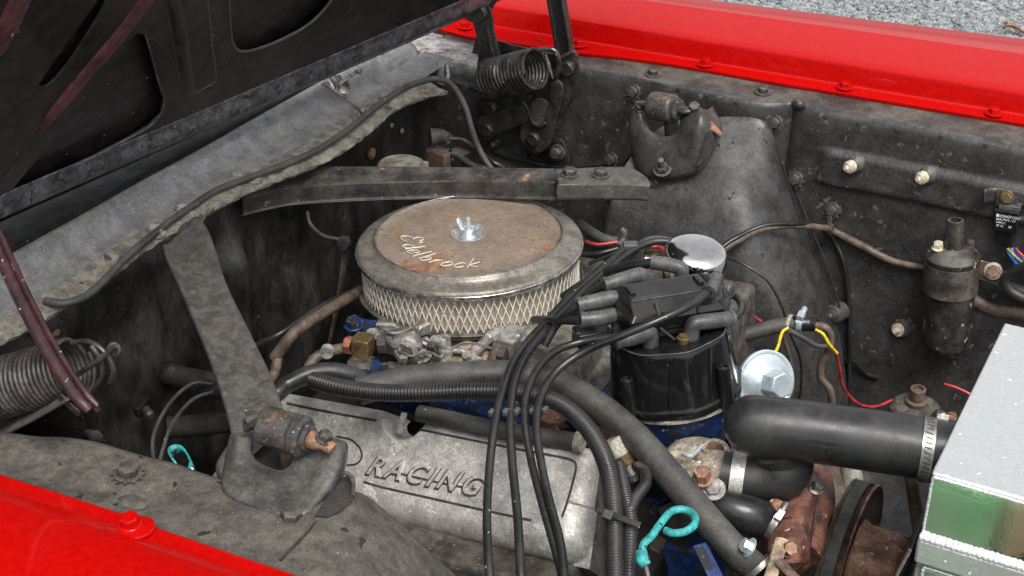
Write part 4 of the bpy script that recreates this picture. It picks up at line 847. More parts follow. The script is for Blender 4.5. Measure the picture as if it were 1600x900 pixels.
def boot(P,rp,leg=0,ball=True,z=None):
    Q=pts(P); r=rr(rp,Q[0]); m=MB(); ext=[Q[-1]-np.array([0,0,leg])] if leg else []
    if leg:
        d=nz(Q[-1]-Q[-2]); Q=Q[:-1]+[Q[-1]-d*r*.7,Q[-1]-d*r*.15-np.array([0,0,r*.25]),Q[-1]-np.array([0,0,r*1.1]),Q[-1]-np.array([0,0,leg])]
        m.tube(Q,[r*.92]+[r]*(len(Q)-2)+[r*.95],16,6)
        m.tube([Q[-1]+np.array([0,0,.004]),Q[-1]+np.array([0,0,-.002])],r*1.06,16)
    else: m.tube(Q,[r*.85,r,r,r*.9],16,6)
    m.tube([Q[0]*1.0,Q[0]+(Q[1]-Q[0])*.2],r*1.04,16)
    return m.build('terminal_boot',M['boot'],ds,ang=60)
boot([(943,446,.955),(970,438,.958),(1003,428,.960)],12.5,.03)
boot([(902,477,.945),(935,470,.948),(966,464,.95)],12.5,.03)
boot([(906,500,.93),(940,497,.93),(968,491,.93)],13,.035)
boot([(1018,410,.955),(1040,413,.955),(1066,419,.953)],11.5,.02)
boot([(1108,456,.985),(1116,444,.988),(1120,432,.985)],11,.03)
boot([(1141,452,.955),(1138,452,.953),(1132,454,.95)],12,.04)
boot([(1145,497,.94),(1118,501,.942),(1082,505,.942)],12.5,.045)
boot([(962,534,.925),(988,528,.928),(1018,519,.93)],12.5,.038)
MB().box(at(925,524,'z',.90),(.05,.03,.022),CX,CY).build('plug_connector',M['plastic'],ds,bevel=.002)
single('spark_plug_wire','black plug wire looping round the right side of the distributor boots','plug wire',[(1145,497,.94),(1156,490,.938),(1159,478,.935),(1152,466,.935),(1146,462,.94)],5.5,'wire')
single('spark_plug_wire','short plug wire running under the air cleaner rim to the lowest left boot','plug wire',[(835,500,.88),(865,500,.91),(906,501,.93)],7,'wire')
single('spark_plug_wire','plug wire from the middle left boot curving down beside the air cleaner base','plug wire',[(903,477,.945),(885,490,.93),(868,510,.905),(850,540,.88)],6.5,'wire')
single('spark_plug_wire','plug wire with a pale highlight leading to the uppermost left boot','plug wire',[(944,446,.955),(925,456,.94),(900,475,.92),(870,505,.89)],6.5,'wire')
single('coil_wire','thick black wire from the rear boot of the distributor passing behind the air cleaner','wire',[(1019,411,.955),(990,414,.945),(955,423,.925),(915,442,.89),(880,465,.86)],8,'wire')
# chrome breather
O2=at(1087,402,'z',.93); bw=nz((.10,-.06,1))
br=thing('breather_cap','shiny chrome crankcase breather cap behind the distributor','breather cap',O2)
MB().lathe([(.043,-.046),(.0455,-.044),(.0465,-.038),(.0475,.004),(.0460,.011),(.041,.0165),(.032,.0195),(0,.021)],O2,bw,96).build('cap',M['chrome'],br,ang=60)
MB().lathe([(.030,-.06),(.030,-.03)],O2,bw,32).build('neck',M['void'],br)
MB().tube([O2-bw*.02+np.array([-.045,0,0]),O2-bw*.02+np.array([-.075,-.01,0])],.007,12).build('nipple',M['steel'],br)
single('vacuum_hose','grey hose arching left from the chrome breather cap','hose',[(1060,380,.93),(1020,375,.93),(990,392,.92),(965,420,.90),(940,445,.88)],7,'rubber_grey')
# vacuum advance canister
va=at(1196,597,'z',.82); ax=nz((.68,-.52,.38))
t=thing('vacuum_advance','pale zinc vacuum advance canister, a dished disc between distributor and radiator hose','vacuum advance',va)
MB().lathe([(.0,-.012),(.030,-.012),(.036,-.008),(.044,-.004),(.0465,-.002),(.0465,.003),(.043,.004),(.040,.002),(.034,.008),(.026,.014),(.022,.018),(0,.018)],va,ax,72).build('diaphragm_can',M['zinc'],t,ang=50)
MB().hexa(va+ax*.016,ax,.021,.030,rot=.2,washer=0).build('hex_nose',M['zinc'],t,ang=20,bevel=.0015)
MB().beam(at(1115,655,'z',.80),at(1160,612,'z',.80),.028,.004).build('blue_arm',M['blue'],t,bevel=.002)
MB().tube([at(1142,628,'z',.81),at(1146,634,'z',.81),at(1140,640,'z',.81),at(1132,636,'z',.81)],.004,10).build('clip',M['zinc'],t)
# ---------------------------------------------------------------- upper radiator hose
rh=thing('radiator_hose','fat black upper radiator hose with an S bend and worm-drive clamps','hose',at(1300,676,'z',.88))
P=pts([(1176,664,.885),(1200,667,.885),(1240,671,.885),(1320,682,.885),(1400,694,.885),(1482,707,.885)])
d0=nz(P[0]-P[1]); R0=.0395
m=MB(); m.tube([P[0]+d0*R0*math.sin(a)*.95 for a in (1.5,1.3,1.05,.75,.4)]+P,[R0*math.cos(a) for a in (1.5,1.3,1.05,.75,.4)]+[R0]*6,36,1,raw=True)
PL=pts([(1128,741,.80),(1160,746,.80),(1196,746,.803),(1222,736,.815),(1226,712,.835),(1212,690,.86)]); m.tube(PL,[.031,.031,.034,.037,.038,.036],32,10)
m.build('hose',M['rubber'],rh,ang=80)
def clamp(p,ax_,r,w_,par,mt='steel',slots=True,screw=None):
    ax_=nz(ax_); u,v,w=fr(ax_); cl_=MB().lathe([(r,-w_/2),(r+.0014,-w_/2),(r+.0014,w_/2),(r,w_/2)],p,ax_,64,capends=False).build('hose_clamp',M[mt],par,ang=40)
    if slots:
        m=MB()
        for k in range(40):
            a=2*math.pi*k/40; d=u*math.cos(a)+v*math.sin(a); e_=-u*math.sin(a)+v*math.cos(a); m.box(p+d*(r+.0014),(w_*.6,.0016,.0006),w+e_*.25,e_)
        m.build('slots',M['groove'],cl_)['kind']='stuff'
    if screw is not None:
        d=nz(screw); e_=np.cross(w,d); m=MB(); m.box(p+d*(r+.005),(w_*1.05,.016,.009),w,e_); m.lathe([(.0052,0),(.0052,.012),(.004,.014),(0,.014)],p+d*(r+.006)-e_*.006,-e_,12); m.build('clamp_screw',M[mt],cl_,bevel=.001)
    return cl_
pc=at(1447,702,'z',.885); clamp(pc,P[-1]-P[-3],.0402,.015,rh,screw=(.2,.55,.8))
pc=at(1153,745,'z',.80); clamp(pc,PL[1]-PL[0],.0318,.018,rh,screw=(0,.8,-.5),slots=False,mt='castal')
MB().tube(pts([(1455,703,.885),(1500,711,.885)]),.0415,32).build('outlet_neck',M['rubber'],rh)
# thermostat housing
th_=thing('thermostat_housing','corroded whitish thermostat housing with rusty bolts left of the hose bend','thermostat housing',at(1095,725,'z',.79))
m=MB(); m.ball(at(1092,730,'z',.775),.050,28,(1.05,.95,.75)); m.tube(pts([(1080,722,.785),(1115,738,.79),(1150,745,.80)]),[.034,.033,.030],28); m.build('housing',M['housing'],th_,ang=80)
m=MB(); m.tube(pts([(1050,712,.80),(1090,742,.80),(1110,775,.79)]),[.014,.022,.014],16,flat=.6); m.build('flange',M['housing'],th_)
MB().lathe([(.020,-.02),(.0195,.006),(.0165,.009),(.012,.009),(.011,.004),(0,.004)],at(1117,707,'z',.815),(.1,-.25,1),28).build('boss',M['housing'],th_); MB().lathe([(.0115,.0045),(.0115,.006),(0,.0062)],at(1117,707,'z',.816),(.1,-.25,1),20).build('port_plug',M['rustm'],th_)
MB().hexa(at(1099,746,'z',.83),(.0,-.6,1),.011,.018,washer=1.3).build('bolt',M['rusthub'],th_,ang=25); MB().hexa(at(1115,765,'z',.815),(.0,-.6,1),.0105,.008,washer=1.5).build('bolt',M['white_metal'],th_,ang=25)
MB().tube(pts([(1066,708,.83),(1080,712,.83),(1098,696,.83)]),.003,8).build('gasket_edge',M['zinc'],th_)
# brass sensor left of housing
t=thing('temperature_sensor','brass temperature sensor with a pale cap between the loom and the big hose','sensor',at(975,705,'z',.80))
a,b=at(958,690,'z',.835),at(984,736,'z',.80); w_=nz(b-a)
MB().lathe([(.0125,-.004),(.0135,.008),(.0135,.020),(.011,.022)],a,w_,20).build('cap',M['cream'],t); MB().hexa(a+w_*.020,w_,.0155,.016,washer=0).build('hex',M['brass'],t,ang=20); MB().lathe([(.0125,.034),(.012,.05),(.008,.054),(.006,.06)],a,w_,20).build('tip',M['steel'],t)
MB().tube(pts([(955,682,.80),(935,672,.80)]),.006,10).build('terminal',M['copper'],t)
t=thing('brass_plug','round yellow-brass plug under the distributor edge','plug',at(1004,660,'z',.78)); MB().lathe([(.014,-.02),(.015,.002),(.013,.006),(.004,.007),(0,.005)],at(1004,662,'z',.80),(-.3,-.6,.8),24).build('plug',M['brass'],t)
# bypass hose + rusty pump
wp=thing('water_pump','rust-red cast water pump below the radiator hose','water pump',at(1240,820,'z',.68))
m=MB(); m.ball(at(1235,835,'z',.70),.062,30,(.75,.9,1.0)); m.tube(pts([(1278,745,.74),(1262,775,.735),(1240,810,.72),(1225,860,.70)]),[.022,.040,.048,.05],24,flat=.8); m.tube(pts([(1145,820,.70),(1180,838,.70),(1230,850,.70)]),.021,18); m.build('pump_body',M['rustm'],wp,ang=80)
G=dense([pts([(1255,742,.78),(1268,735,.785),(1282,752,.78)]),pts([(1232,770,.78),(1262,768,.785),(1276,775,.775)]),pts([(1205,800,.77),(1250,800,.785),(1270,800,.77)]),pts([(1200,880,.76),(1235,880,.77),(1262,880,.75)])],6,6)
MB().grid(G).build('pump_face',M['rustm'],wp,solid=.006,ang=0)
MB().hexa(at(1231,857,'z',.79),(.4,-.6,.6),.0095,.016,washer=1.2).build('bolt',M['rusthub'],wp,ang=25); MB().hexa(at(1275,762,'z',.79),(.4,-.3,.8),.009,.014,washer=1.2).build('bolt',M['steel'],wp,ang=25); MB().hexa(at(1213,793,'z',.79),(.4,-.3,.8),.010,.008,washer=1.2).build('bolt',M['rusthub'],wp,ang=25)
t=thing('bypass_hose','short stubby black bypass hose clamped between thermostat housing and pump','hose',at(1165,800,'z',.77))
P=pts([(1112,787,.785),(1140,796,.79),(1175,806,.785),(1200,812,.77),(1216,822,.755)]); MB().tube(P,[.023,.0245,.025,.023,.018],26).build('hose',M['rubber'],t)
clamp(at(1211,815,'z',.775),(1,.0,-.35),.024,.009,t,slots=False,screw=(.3,-.5,.8))
clamp(at(1117,788,'z',.786),(1,.0,-.1),.0238,.008,t,slots=False)
t=thing('adjuster_strap','worn tan metal strap and small bolt leaning in front of the water pump','bracket',at(1215,880,'z',.75))
MB().tube(pts([(1222,842,.80),(1214,870,.795),(1200,915,.79)]),.008,10,flat=.3).build('strap',M['tan'],t); MB().tube(pts([(1216,875,.80),(1232,892,.80),(1246,906,.80)]),.007,10,flat=.3).build('strap',M['brownpipe'],t)
clamp(at(1186,884,'z',.765),(.7,-.1,-.5),.0225,.007,t,slots=False)
m=MB(); m.hexa(at(1172,856,'z',.80),(-.6,-.3,.4),.009,.012); m.build('bolt',M['zinc'],t,ang=25)
# pulley, belt, hub
pcn=at(1322,876,'x',.665); PX=np.array([1,0,.0])
pu=thing('fan_pulley','rust-stained fan pulley and round hub seen edge on, lower right','pulley',pcn)
pr=.118
MB().lathe([(.06,-.022),(pr*.90,-.020),(pr,-.017),(pr*.93,-.006),(pr*.93,.004),(pr,.015),(pr*.985,.018),(pr*.93,.012),(.085,.006),(.060,.010),(.054,.020),(.052,.062),(.048,.074),(.040,.080),(.015,.082),(0,.082)],pcn,PX,128).build('pulley_disc',M['pulley'],pu,ang=30)
MB().lathe([(.066,.012),(.061,.020),(.0595,.062),(.055,.075),(.045,.082),(.020,.083),(0,.083)],pcn,PX,96).build('hub',M['rusthub'],pu,ang=50)
MB().lathe([(pr*.985,.0185),(pr*1.004,.0175),(pr*1.0,.0150)],pcn,PX,128,capends=False).build('rim_edge',M['rusthub'],pu,solid=.0008)
MB().hexa(pcn+np.array([.083,-.02,.034]),PX,.011,.014).build('bolt',M['white_metal'],pu,ang=25); MB().hexa(pcn+np.array([.083,-.03,-.02]),PX,.011,.014).build('bolt',M['rustm'],pu,ang=25)
# v-belt loop in the plane of the pulley
cr=pcn+np.array([0,-.01,-.42]); P=[]
for a in np.linspace(math.radians(-2),math.radians(182),60): P.append(pcn+np.array([-.002,math.cos(a)*(pr-.003),math.sin(a)*(pr-.003)]))
for a in np.linspace(math.radians(182),math.radians(358),60): P.append(cr+np.array([-.002,math.cos(a)*.105,math.sin(a)*.105]))
V=[];F=[]; N=len(P)
for i,p in enumerate(P):
    c_=pcn if i<60 else cr; rd=nz([0,p[1]-c_[1],p[2]-c_[2]])
    for (dx,dr) in ((-.0085,.003),(.0085,.003),(.006,-.008),(-.006,-.008)): V.append(p+np.array([dx,0,0])+rd*dr)
for i in range(N):
    j=(i+1)%N
    for k in range(4): F.append((i*4+k,i*4+(k+1)%4,j*4+(k+1)%4,j*4+k))
tag(MB().add(V,F).build('drive_belt',M['belt'],None,ang=40),'dark rubber drive belt wrapped over the fan pulley','belt')
# ---------------------------------------------------------------- radiator tank
ra_=thing('radiator','aluminium radiator tank with polished sides and silver weld beads at the right edge','radiator',(.88,-.14,.6))
x0,x1,y0,y1,zt=.800,1.02,-.336,.055,.95
V=[(x0,y0,zt),(x1,y0,zt),(x1,y1,zt),(x0,y1,zt)]
m=MB(); m.box(((x0+x1)/2,(y0+y1)/2,zt-.003),(x1-x0,y1-y0,.006)); m.build('tank_top',M['tankal'],ra_,bevel=.0035)
def vplate(nm,xa,xb,za,zb,y,mt,par=ra_,th=.004): return MB().box(((xa+xb)/2,y,(za+zb)/2),(xb-xa,th,abs(zb-za))).build(nm,M[mt],par,bevel=.001)
vplate('polished_panel',x0+.001,x1-.002,.857,.9445,y0+.004,'polish')
m=MB(); m.box((x0+.002,(y0+y1)/2,.90),(.004,y1-y0-.008,.088)); m.build('side_panel',M['tankal'],ra_,bevel=.001)
m=MB(); m.box(((x0+x1)/2,y0+.001,.836),(x1-x0+.004,.012,.036)); m.build('side_rail',M['tankal'],ra_,bevel=.004)
MB().box(((x0+x1)/2,(y0+y1)/2,.62),(x1-x0-.002,y1-y0-.012,.40)).build('core',M['castal'],ra_,smooth=False)
vplate('polished_panel',x0+.010,x1,.66,.808,y0+.0035,'polish')
def weld(a,b,r=.0032):
    a=np.array(a);b=np.array(b);L=np.linalg.norm(b-a);n=int(L/.0016); P=[];R=[]
    for i in range(n+1):
        P.append(a+(b-a)*i/n+RS.normal(0,.00022,3)); R.append(r*(1+.10*math.sin(i*1.6)+RS.uniform(-.08,.08)))
    m=MB(); m.tube(P,R,10,raw=True); return m.build('weld_bead',M['weld'],ra_,ang=0)
weld((x0+.003,y0-.0003,.9438),(x1,y0-.0003,.9438),.0021); weld((x0+.002,y0+.002,.860),(x0+.002,y0+.002,.941),.0018); weld((x0,y0-.001,.8555),(x1,y0-.001,.8555),.0048); weld((x0+.010,y0+.001,.812),(x1,y0+.001,.812),.0022); weld((x0+.010,y0+.001,.66),(x0+.010,y0+.001,.81),.0020)
weld((x0+.131,y0+.001,.860),(x0+.131,y0+.001,.941),.002); weld((x0+.128,y0+.001,.66),(x0+.128,y0+.001,.81),.0020)
fs=thing('fan_shroud','dark fan shroud edge with a bright lip beside the radiator tank','fan shroud',(.79,-.2,.7))
G=dense([[(.792,-.345,.83),(.785,-.20,.82),(.785,.05,.80)],[(.775,-.350,.76),(.770,-.20,.74),(.77,.05,.72)],[(.765,-.352,.60),(.755,-.20,.58),(.755,.05,.58)]],6,6)
MB().grid(G).build('shroud',M['rubber'],fs,solid=.003); MB().tube([(.793,-.347,.84),(.777,-.353,.76),(.766,-.354,.60)],.0022,8).build('bright_lip',M['steel'],fs)
# unseen green and tan boxes, added for the polished tank to mirror
bt=thing('reflection_prop','green and tan boxes added unseen beyond the frame for the polished tank to mirror','reflection_prop',(.97,-.60,.60))
MB().box((.775,-.62,.66),(.17,.17,.30)).build('case',M['prop_green'],bt,bevel=.006); MB().box((.98,-.62,.66),(.22,.17,.30)).build('lid',M['prop_tan'],bt,bevel=.006)  # case and lid are the two added boxes, there only for the tank reflections
MB().tube([(.86,-.53,.66),(.92,-.525,.72),(.98,-.52,.77),(1.06,-.52,.80)],.012,12).build('cable',M['rubber'],bt)
# ================================================================ IGNITION COIL, RELAY, FAR WIRING
cy=onwall(1489,400)[1]-.045
ct=at(1489,398,'y',cy); cbm=at(1478,535,'y',cy); cw_=nz(ct-cbm)
ic=thing('ignition_coil','black cylindrical ignition coil clamped to the far apron, rust flaking under its cap','ignition coil',cbm)
L_=np.linalg.norm(ct-cbm)
MB().lathe([(.038,-.004),(.042,0),(.043,.004),(.043,L_*.62),(0,L_*.62)],cbm,cw_,48).build('can',M['coilm'],ic)
MB().lathe([(.0445,L_*.60),(.047,L_*.61),(.0475,L_*.93),(.045,L_*.94)],cbm,cw_,48).build('clamp_band',M['coilband'],ic)
MB().lathe([(.0465,L_*.93),(.0475,L_*.95),(.0475,L_*.99),(.045,L_*1.01),(.030,L_*1.06),(.018,L_*1.09),(.0165,L_*1.12),(.0145,L_*1.36),(.0135,L_*1.38),(.009,L_*1.38),(.009,L_*1.3),(0,L_*1.3)],cbm,cw_,48).build('top_cap',M['plastic'] if 0 else M['coilm'],ic)
MB().hexa(at(1466,388,'y',cy-.01),(-.1,-.1,1),.009,.012,washer=1.3).build('terminal_nut',M['stud'],ic,ang=25); MB().hexa(at(1515,385,'y',cy+.02),(0,0,1),.007,.012,washer=1.2).build('terminal_nut',M['bolt'],ic,ang=25)
MB().box(at(1532,422,'y',cy+.02),(.035,.004,.038),(1,0,-.1)).build('bracket',M['rusthub'],ic,bevel=.001); MB().box(at(1545,438,'y',cy+.01),(.06,.012,.004),(1,0,-.08)).build('bracket',M['bolt'],ic,bevel=.001)
MB().lathe([(.0155,0),(.0155,.003),(.0115,.004),(.011,.003)],at(1552,423,'y',cy+.005),(.15,-1,.15),32).hexa(at(1552,423,'y',cy+.004),(.15,-1,.15),.0105,.008,washer=0).build('bracket_bolt',M['white_metal'],ic,ang=25); MB().hexa(at(1552,423,'y',cy+.0035),(.15,-1,.15),.0112,.0090,washer=0).build('bolt_head',M['rusthub'],ic,ang=25)
single('coil_lead','dusty grey lead from the coil cap passing right to the frame edge','wire',[(1560,445,'y',cy+.03),(1585,452,'y',cy+.03),(1630,470,'y',cy+.03)],10,'rubber_grey')
P=[(1518,466),(1550,482),(1590,488),(1640,495)]
single('wiring_harness','dusty taped harness leaving behind the ignition coil towards the right edge','harness',[(x,y,'y',cy+.04) for x,y in P],11,'brownpipe')
single('wiring_harness','black loop of hose curling at the right edge under the relay','hose',[(1640,405,'y',cy),(1600,418,'y',cy),(1575,430,'y',cy),(1572,445,'y',cy),(1590,462,'y',cy),(1640,480,'y',cy)],9,'rubber')
# relay
ry=onwall(1573,350)[1]-.03
rl=thing('relay','small black square relay with white print, blue wires below it','relay',at(1573,350,'y',ry))
A0=at(1552,338,'y',ry); RX=nz(at(1590,343,'y',ry)-at(1550,337,'y',ry)); RZ=np.array([-.02,0,1.]);
rc=at(1571,347,'y',ry); MB().box(rc+np.array([0,.014,0]),(.042,.028,.040),RX,(0,1,0)).build('case',M['plastic'],rl,bevel=.002)
MB().box(rc+np.array([.001,.014,.025]),(.036,.024,.010),RX,(0,1,0)).build('base',M['boot'],rl,bevel=.002)
MB().box(at(1574,309,'y',ry+.012),(.036,.004,.030),RX,(0,1,0)).build('tab',M['boot'],rl,bevel=.001); MB().hexa(at(1573,308,'y',ry+.008),(0,-1,.1),.010,.008,washer=1.25).build('bolt',M['brass'],rl,ang=25)
fz=rc+np.array([0,-.0006,0])
for i,(s_,dx,dz,sz) in enumerate((('SONGFORD',-.013,.008,.0068),('80A PW0 12V',-.016,.002,.0056),('14VDC',-.016,-.004,.0056),('87 85',-.014,-.010,.0052),('30',.006,-.010,.0056))):
    text('print',s_,sz,.0001,M['white'],rl,fz+RX*dx+RZ*dz,RX,RZ)
MB().box(fz+RX*-.0145+RZ*.0105,(.004,.0004,.005),RX,(0,1,0)).build('print',M['white'],rl,smooth=False)
MB().box(rc+np.array([.0,.016,-.034]),(.030,.018,.030),RX,(0,1,0)).build('socket',M['plastic'],rl,bevel=.002)
for (px,c_) in ((1580,'bluew'),(1586,'bluew'),(1592,'bluew')): MB().tube([at(px-6,388,'y',ry+.015),at(px+2,402,'y',ry+.01),at(px+24,428,'y',ry+.01),at(px+60,450,'y',ry)],.0042,10).build('lead',M[c_],rl)
MB().tube([at(1574,388,'y',ry+.01),at(1588,402,'y',ry+.005),at(1620,428,'y',ry)],.0018,8).build('lead',M['yellow'],rl); MB().tube([at(1586,388,'y',ry+.01),at(1594,396,'y',ry+.005),at(1620,420,'y',ry)],.0022,8).build('lead',M['redw'],rl)
t=thing('pressed_bracket','black pressed steel bracket on the apron left of the relay','bracket',at(1555,308,'y',ry+.02))
G=dense([[at(1538,296,'y',ry),at(1560,294,'y',ry+.02),at(1640,306,'y',ry+.022)],[at(1536,318,'y',ry),at(1555,318,'y',ry+.02),at(1640,330,'y',ry+.022)]],6,4)
MB().grid(G).build('plate',M['mount'],t,solid=.003)
# harness along the far apron
def W(l): return [onwall(x,y,.008) if x>1285 else None for x,y in l]
Pw=pts([(1128,392,'y',.40),(1150,378,'y',.42),(1190,358,'y',.45),(1240,352,'y',.50),(1285,356,'y',.56)])+[onwall(1300,360,.012),onwall(1345,383,.012),onwall(1395,408,.012),onwall(1450,420,.012)]
tag(MB().tube(Pw,[.006,.006,.006,.0055,.006,.0065,.0075,.0065,.006],12,10).build('wiring_harness',M['brownpipe']),'dusty taped harness crossing the far tower from the breather cap to the ignition coil','harness')
Pw=pts([(1128,386,'y',.40),(1150,372,'y',.42),(1190,354,'y',.45),(1235,349,'y',.49),(1275,354,'y',.55)])+[onwall(1300,372,.012),onwall(1318,410,.010),onwall(1326,470,.010),onwall(1328,540,.010),onwall(1326,600,.010),onwall(1322,690,.01)]
tag(MB().tube(Pw,.0045,12,10).build('black_wire',M['wire']),'black wire arching over the tower and dropping straight down the apron seam','wire')
t=thing('wire_clip','small dusty clip holding the harness where it meets the far apron','clip',onwall(1296,350,.02)); MB().beam(onwall(1297,332,.006),onwall(1296,350,.016),.008,.003,(0,-1,0)).build('strap',M['mount'],t,bevel=.0008)
MB().lathe([(.009,0),(.009,.006),(.005,.006),(.005,0)],onwall(1296,355,.016),(0,-1,.1),20).build('eyelet',M['bolt'],t); MB().hexa(onwall(1297,328,.004),(0,-1,.1),.007,.007).build('bolt',M['bolt'],t,ang=25)
def tw(name,lab,cat,l,r,mt,grp=None): # wires lying on the far tower
    return tag(MB().tube(pts(l),r,10,10).build(name,M[mt]),lab,cat,grp)
tw('thin_wire','thin black wire curving down the far tower behind the yellow wires','wire',[(1130,400,'y',.39),(1165,415,'y',.385),(1200,440,'y',.39),(1222,480,'y',.395),(1234,520,'y',.40),(1250,560,'y',.42),(1252,600,'y',.42),(1245,650,'y',.42)],.0022,'wire')
tw('thin_wire','thin dark wire hanging from the seam bolt down the tower flank','wire',[(1245,300,'y',.60),(1262,345,'y',.595),(1290,410,'y',.585),(1312,480,'y',.58)],.0018,'wire')
tw('thin_wire','brown twisted lead hanging straight down left of the thin black wire','wire',[(1222,520,'y',.40),(1234,560,'y',.40),(1238,600,'y',.40),(1232,650,'y',.39)],.0035,'brownpipe')
t=thing('vent_hose','black vent hose with pale clamps and a rusty formed pipe, right of the distributor','hose',at(1190,516,'y',.30))
MB().tube(pts([(1120,528,'y',.27),(1160,523,'y',.29),(1200,513,'y',.31),(1240,505,'y',.33)]),.0125,18).build('hose',M['rubber_grey'],t)
MB().tube(pts([(1240,505,'y',.33),(1262,506,'y',.34),(1276,508,'y',.34)]),[.012,.013,.011],18).build('hose_end',M['rubber'],t)
clamp(at(1234,505,'y',.328),(1,0,0),.0135,.006,t,mt='cream',slots=False); clamp(at(1251,506,'y',.335),(1,0,0),.0135,.011,t,slots=False,mt='zinc',screw=(0,-.2,1))
MB().tube(pts([(1274,508,'y',.34),(1290,512,'y',.34),(1298,526,'y',.345),(1295,548,'y',.345),(1284,568,'y',.34),(1283,590,'y',.34),(1298,612,'y',.34),(1300,650,'y',.34)]),.0065,14).build('formed_pipe',M['brownpipe'],t)
tw('yellow_wire','yellow wire looping from the pale clamp down to the zinc canister','wire',[(1232,512,'y',.31),(1222,520,'y',.30),(1214,545,'y',.28),(1200,562,'y',.24),(1190,570,'y',.20)],.0026,'yellow')
tw('yellow_wire','short yellow wire stub left of the zinc canister','wire',[(1150,574,'y',.10),(1172,575,'y',.08)],.0026,'yellow')
tw('yellow_wire','yellow wire emerging from the hose end beside the rusty pipe','wire',[(1274,515,'y',.33),(1286,522,'y',.33),(1296,538,'y',.33),(1308,552,'y',.34)],.0026,'yellow')
tw('yellow_wire','yellow wire low between the plug wires and the distributor','wire',[(890,555,'z',.80),(902,560,'z',.80),(918,553,'z',.80),(925,545,'z',.80)],.0022,'yellow')
tw('red_wire','red wire continuing from the yellow one and looping to the round canister near the radiator','wire',[(1306,552,'y',.34),(1312,575,'y',.36),(1318,605,'y',.38),(1340,630,'y',.42),(1368,635,'y',.45),(1395,625,'y',.47)],.0026,'redw')
tw('red_wire','faint red wire behind the radiator corner','wire',[(1475,600,'y',.50),(1495,606,'y',.50),(1520,618,'y',.50)],.0024,'redw')
tw('red_wire','short red wire stub lying on the far tower right of the distributor','wire',[(1168,487,'y',.37),(1180,496,'y',.365),(1190,503,'y',.36)],.0026,'redw')
tw('grey_wire','grey taped wire stub crossing under the pale clamp','wire',[(1232,516,'y',.30),(1255,528,'y',.31),(1275,540,'y',.32),(1292,541,'y',.33)],.0045,'rubber_grey')
t=thing('wire_clip','small dark clip and stem low on the far apron by the straight black wire','clip',onwall(1340,566,.01)); MB().beam(onwall(1318,562,.012),onwall(1345,571,.012),.008,.003,(0,-1,0)).build('strap',M['wire'],t); MB().tube([onwall(1338,568,.012),onwall(1355,585,.008),onwall(1372,590,.006)],.004,8).build('stem',M['wire'],t)
# canister near radiator
o=at(1430,640,'y',.46); t=thing('pressure_valve','grimy threaded valve standing behind the radiator hose','valve',o)
MB().lathe([(.040,-.05),(.043,-.02),(.043,.002),(.036,.010),(.026,.012),(.016,.014)],o,(0,-.1,1),30,rmod=lambda a,r,h:1+.03*math.sin(a*9+h*300)).build('body',M['castdark'],t); MB().lathe([(.018,.012),(.019,.022),(.0135,.024),(.0135,.046),(.009,.047),(.009,.040),(0,.04)],o,(0,-.1,1),24).build('neck',M['brownpipe'],t)
MB().box(at(1470,655,'y',.44),(.03,.02,.025),(1,.4,-.5)).build('lug',M['mount'],t,bevel=.003); MB().hexa(at(1485,652,'y',.42),(.5,-.8,0),.008,.01).build('nut',M['rusthub'],t,ang=25)
# ================================================================ REAR CORNER CLUTTER
o=at(627,258,'z',.90); t=thing('reservoir_cap','flat round dusty master cylinder cap behind the dark brace bar','cap',o)
MB().lathe([(.041,-.03),(.042,-.002),(.040,.002),(.036,.004),(.034,.002),(0,.003)],o,(0,0,1),48,rmod=lambda a,r,h:1).build('cap',M['cowl_dust'],t); MB().box(at(664,262,'z',.89),(.008,.01,.02)).build('latch',M['white_metal'],t)
t=thing('junction_block','brown-black junction block low in the rear corner under the hinge','connector',at(698,248,'z',.86)); MB().box(at(688,248,'z',.86),(.045,.03,.035),(1,-.2,0),(0,1,0)).build('block',M['brownpipe'],t,bevel=.003); MB().box(at(716,250,'z',.86),(.035,.03,.035),(1,-.2,0),(0,1,0)).build('block',M['coilm'],t,bevel=.003)
t=thing('rubber_boot','small conical rubber boot with a thin wire on the firewall corner','grommet',at(690,215,'z',.90)); MB().tube(pts([(672,214,.90),(688,213,.90),(702,217,.90)]),[.017,.013,.010],16).build('boot',M['rubber_grey'],t); MB().tube(pts([(702,216,.90),(722,218,.90),(740,228,.90)]),.003,8).build('lead',M['boot'],t)
single('cowl_cable','thick grey cable lying on the dusty cowl flange and dropping behind the far hinge','cable',[(70,470,.962),(100,474,.962),(135,462,.962),(165,436,.962),(200,400,.963),(250,358,.963),(300,322,.965),(340,297,.965),(400,274,.965),(450,255,.965),(500,232,.966),(550,198,.968),(590,165,.968),(630,138,.968),(670,124,.966),(695,126,.962),(712,140,.955),(728,170,.94),(738,205,.92),(752,240,.90),(775,275,.87)],5.2,'rubber_grey',n=8)
single('body_cable','second black cable beside the grey one in the rear corner','cable',[(752,240,.885),(768,252,.88),(785,262,.87),(800,275,.85)],4.5,'wire')
single('body_cable','flat bundle of dull wires lying near the junction block','cable',[(722,248,.87),(738,258,.87),(760,264,.865),(785,272,.86)],5,'rubber_grey')
single('washer_line','dull silver washer line crossing the cowl from the hood hinge side','line',[(504,127,1.005),(520,138,.99),(540,152,.975),(556,165,.968),(570,176,.966)],3,'steel')
t=thing('washer_nozzle','bright crumpled metal washer nozzle on the cowl under the hood edge','nozzle',at(532,132,'z',1.0))
MB().hexa(at(536,138,'z',.992),(.5,-.2,1),.010,.012,washer=1.3).build('nut',M['steel'],t,ang=25); MB().tube(pts([(522,122,1.01),(530,130,1.005),(542,122,1.01),(556,112,1.01),(564,112,1.01)]),[.006,.003,.003,.004,.006],10).build('jet',M['steel'],t)
